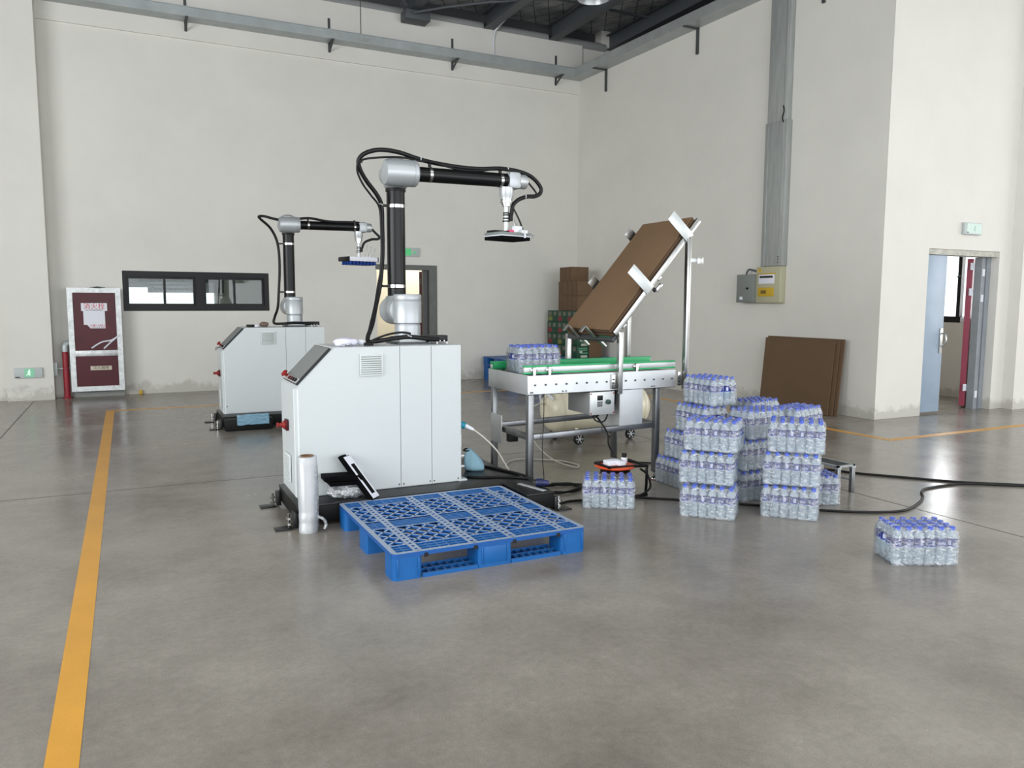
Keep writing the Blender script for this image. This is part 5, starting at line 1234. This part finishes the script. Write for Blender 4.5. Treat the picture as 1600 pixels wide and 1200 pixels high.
# ================================================================== cable reel, bottle, cables and hoses
CRL = thing('cable_reel', 'orange cable reel on a black tube frame behind a water pack', 'cable reel', (3.40, 4.98, 0))
rc = Vector((3.365, 4.965, 0))
MB().lathe([(.06, .235), (.15, .228), (.158, .236), (.15, .244), (.06, .25), (.02, .25)], rc, seg=30).build('reel_flange', ORANGE, CRL)
MB().lathe([(.06, .07), (.15, .062), (.156, .07), (.15, .078), (.06, .085)], rc, seg=30).build('reel_flange', ORANGE, CRL)
MB().lathe([(.09, .08), (.115, .1), (.12, .15), (.115, .2), (.09, .225)], rc, seg=28).build('wound_cable', BLACK, CRL)
mb = MB()
for s_ in (-1, 1):
    mb.tube([(rc.x-.2, rc.y+s_*.12, .01), (rc.x+.19, rc.y+s_*.12, .01), (rc.x+.21, rc.y+s_*.12, .03), (rc.x+.215, rc.y+s_*.12, .22), (rc.x+.19, rc.y+s_*.12, .24), (rc.x-.12, rc.y+s_*.1, .25)], .011, 8, 3)
mb.tube([(rc.x+.2, rc.y-.12, .245), (rc.x+.2, rc.y+.12, .245)], .011, 8, 1)
mb.tube([(rc.x-.12, rc.y-.1, .25), (rc.x-.12, rc.y+.1, .25)], .011, 8, 1)
mb.build('tube_frame', BLACKM, CRL)
sk = MB().box(rc.x-.1, rc.x+.02, rc.y-.06, rc.y+.02, .25, .29, .006).build('socket_block', PAPER, CRL)
MB().box(rc.x-.02, rc.x+.04, rc.y-.09, rc.y-.05, .25, .285, .004).build('plug', PAPER, CRL)
bt = thing('small_bottle', 'small white bottle with black cap standing on the cable reel', 'bottle', (rc.x+.085, rc.y+.0, .25))
MB().lathe([(.024, .249), (.026, .253), (.026, .29), (.02, .296)], (rc.x+.085, rc.y, 0), seg=18).build('bottle_body', PAPER, bt)
MB().lathe([(.019, .296), (.019, .325), (.017, .327), (0, .327)], (rc.x+.085, rc.y, 0), seg=16).build('cap', BLACK, bt)
cz = .009
CREAMH = mat('cream_hose', '#cfccc0', .5)
def cable(name, pts, r, m, label, sub=8):
    o = MB().tube(pts, r, 8, sub).build(name, m, None, 60); return tag(o, label, 'cable')
cable('power_cable', [(3.58, 4.93, .2), (3.63, 4.90, .15), (3.62, 4.85, .06), (3.50, 4.83, .012), (3.43, 4.84, cz), (3.50, 4.78, cz), (3.67, 4.64, cz), (3.80, 4.52, cz), (4.02, 4.33, cz)], .009, BLACK, 'black cable from the cable reel running behind the water packs')
cable('power_cable', [(4.02, 4.33, cz), (4.2, 4.17, cz), (4.33, 4.05, cz), (4.478, 3.90, cz), (4.65, 3.775, cz), (4.819, 3.69, cz), (4.97, 3.655, cz), (5.12, 3.685, cz), (5.342, 3.777, cz), (5.50, 3.87, cz), (5.592, 3.95, cz), (5.72, 4.02, cz), (5.859, 4.035, cz), (6.05, 4.03, cz), (6.228, 3.985, cz), (6.573, 3.734, cz), (7.4, 3.1, cz)], .009, BLACK, 'black cable with a loop crossing the open floor at right')
cable('power_cable', [(5.05, 5.22, cz), (5.28, 5.19, cz), (5.601, 4.901, cz), (5.731, 4.666, cz), (5.984, 4.351, cz), (6.224, 4.06, cz), (6.45, 3.86, .012), (7.3, 3.2, cz)], .010, BLACK, 'thick black cable passing under the step stool towards the right')
cable('coiled_cable', [(3.05+.19*math.cos(a*.7)+.02*math.sin(a*2.3), 5.30+.13*math.sin(a*.7), .009+.004*(a % 5)) for a in range(0, 30)]+[(3.3, 5.36, .01), (3.45, 5.22, .01), (3.5, 5.08, .012)], .008, BLACK, 'loose coil of black cable on the floor below the conveyor', 4)
cable('signal_cable', [(2.80, 4.88, cz), (2.95, 4.93, cz), (3.2, 4.86, cz), (3.36, 4.78, cz), (3.43, 4.80, cz)], .009, BLACK, 'straight black cable on the floor left of the single water pack')
cable('controller_cable', [(3.42, 5.33, .575), (3.43, 5.26, .52), (3.47, 5.235, .44), (3.47, 5.22, .36), (3.44, 5.12, .31), (3.385, 4.98, .295)], .0075, BLACK, 'black cable hanging from the controller box down to the reel')
cable('controller_cable', [(3.385, 5.33, .575), (3.40, 5.30, .54), (3.47, 5.30, .53), (3.52, 5.32, .575), (3.56, 5.36, .66)], .006, BLACK, 'short black cable looping under the controller box')
cable('sensor_wire', [(2.89, 5.258, .79), (2.885, 5.25, .60), (2.87, 5.24, .42), (2.84, 5.18, .27), (2.78, 5.05, .165), (2.70, 4.98, .154)], .0035, BLACK, 'thin black wire hanging from conveyor onto the base plate')
cable('mains_cable', [(2.345, 5.375, .53), (2.43, 5.36, .46), (2.54, 5.37, .35), (2.64, 5.42, .22), (2.69, 5.46, .165), (2.76, 5.6, .10), (2.84, 5.72, .03), (2.95, 6.0, .012), (3.1, 6.35, .01), (3.3, 6.5, .01), (3.6, 6.3, .01), (3.68, 6.05, .01), (3.6, 5.95, .012), (3.5, 6.2, .05), (3.45, 6.5, .2), (3.6, 6.9, .40), (3.895, 7.16, .44)], .006, CREAMH, 'white hose from the near robot curling to the cream air tank')
cable('plate_cable', [(2.31, 5.43, .158), (2.40, 5.36, .158), (2.55, 5.30, .158), (2.68, 5.20, .158), (2.735, 5.12, .152), (2.80, 5.02, .06), (2.88, 4.95, .012)], .0085, BLACK, 'black cable crossing the base plate in front of the blue bag')
cable('plate_cable', [(2.50, 5.86, .158), (2.60, 5.68, .158), (2.675, 5.46, .158), (2.72, 5.30, .158), (2.73, 5.22, .157)], .011, BLACK, 'thick black cable lying along the right edge of the base plate')
cable('floor_cable', [(4.10, 5.98, cz), (4.35, 5.8, cz), (4.55, 5.45, cz), (4.75, 5.28, cz), (5.05, 5.22, cz)], .008, BLACK, 'black cable on the floor between the conveyor leg and the rear water packs')
o = MB().bar((2.575, 5.06, .1535), (2.645, 4.79, .1535), .036, .005, bev=.001).build('flat_bar', BRUSH); tag(o, 'flat stainless bar lying on the base plate near the conveyor leg', 'bar')
pg = thing('connector', 'dark blue connector plug on the base plate beside the flat bar', 'plug', (2.70, 4.93, .15))
MB().cyl((2.655, 4.945, .18), (2.70, 4.915, .18), .029, seg=14, bev=.005).build('plug_body', mat('navy_plug', '#1a2248', .4), pg)
MB().cyl((2.70, 4.915, .18), (2.735, 4.89, .178), .024, .016, seg=12).build('plug_collar', mat('navy_collar', '#252c5a', .4), pg)

# ================================================================== low steel step stool
SS = thing('step_stool', 'low steel step stool with dark mesh top behind the water packs', 'stool', (5.12, 4.38, 0))
mb = MB(); x0, x1, y0, y1 = 4.965, 5.155, 4.225, 4.56
mb.box(x0, x1, y0, y0+.02, .212, .226); mb.box(x0, x1, y1-.02, y1, .212, .226); mb.box(x0, x0+.02, y0, y1, .212, .226); mb.box(x1-.02, x1, y0, y1, .212, .226)
mb.build('top_frame', GALV, SS)
mb = MB()
for k in range(1, 10): x = x0+(x1-x0)*k/10; mb.box(x-.004, x+.004, y0+.02, y1-.02, .216, .223)
for k in range(1, 16): y = y0+(y1-y0)*k/16; mb.box(x0+.02, x1-.02, y-.004, y+.004, .216, .222)
mb.build('mesh_top', DGREY, SS)
for x, y in ((x0+.014, y0+.012), (x1-.014, y0+.012), (x0+.014, y1-.012), (x1-.014, y1-.012)):
    l_ = MB().box(x-.018, x+.018, y-.014, y+.014, 0, .212, .002).build('leg', LEGST, SS)
    MB().box(x-.021, x+.021, y-.017, y+.017, .195, .214, .002).build('leg_bracket', GALV, l_)
MB().bar((x1-.02, y0+.01, .1), (x1-.02, y1-.01, .1), .012, .012).build('stretcher', GALV, SS)
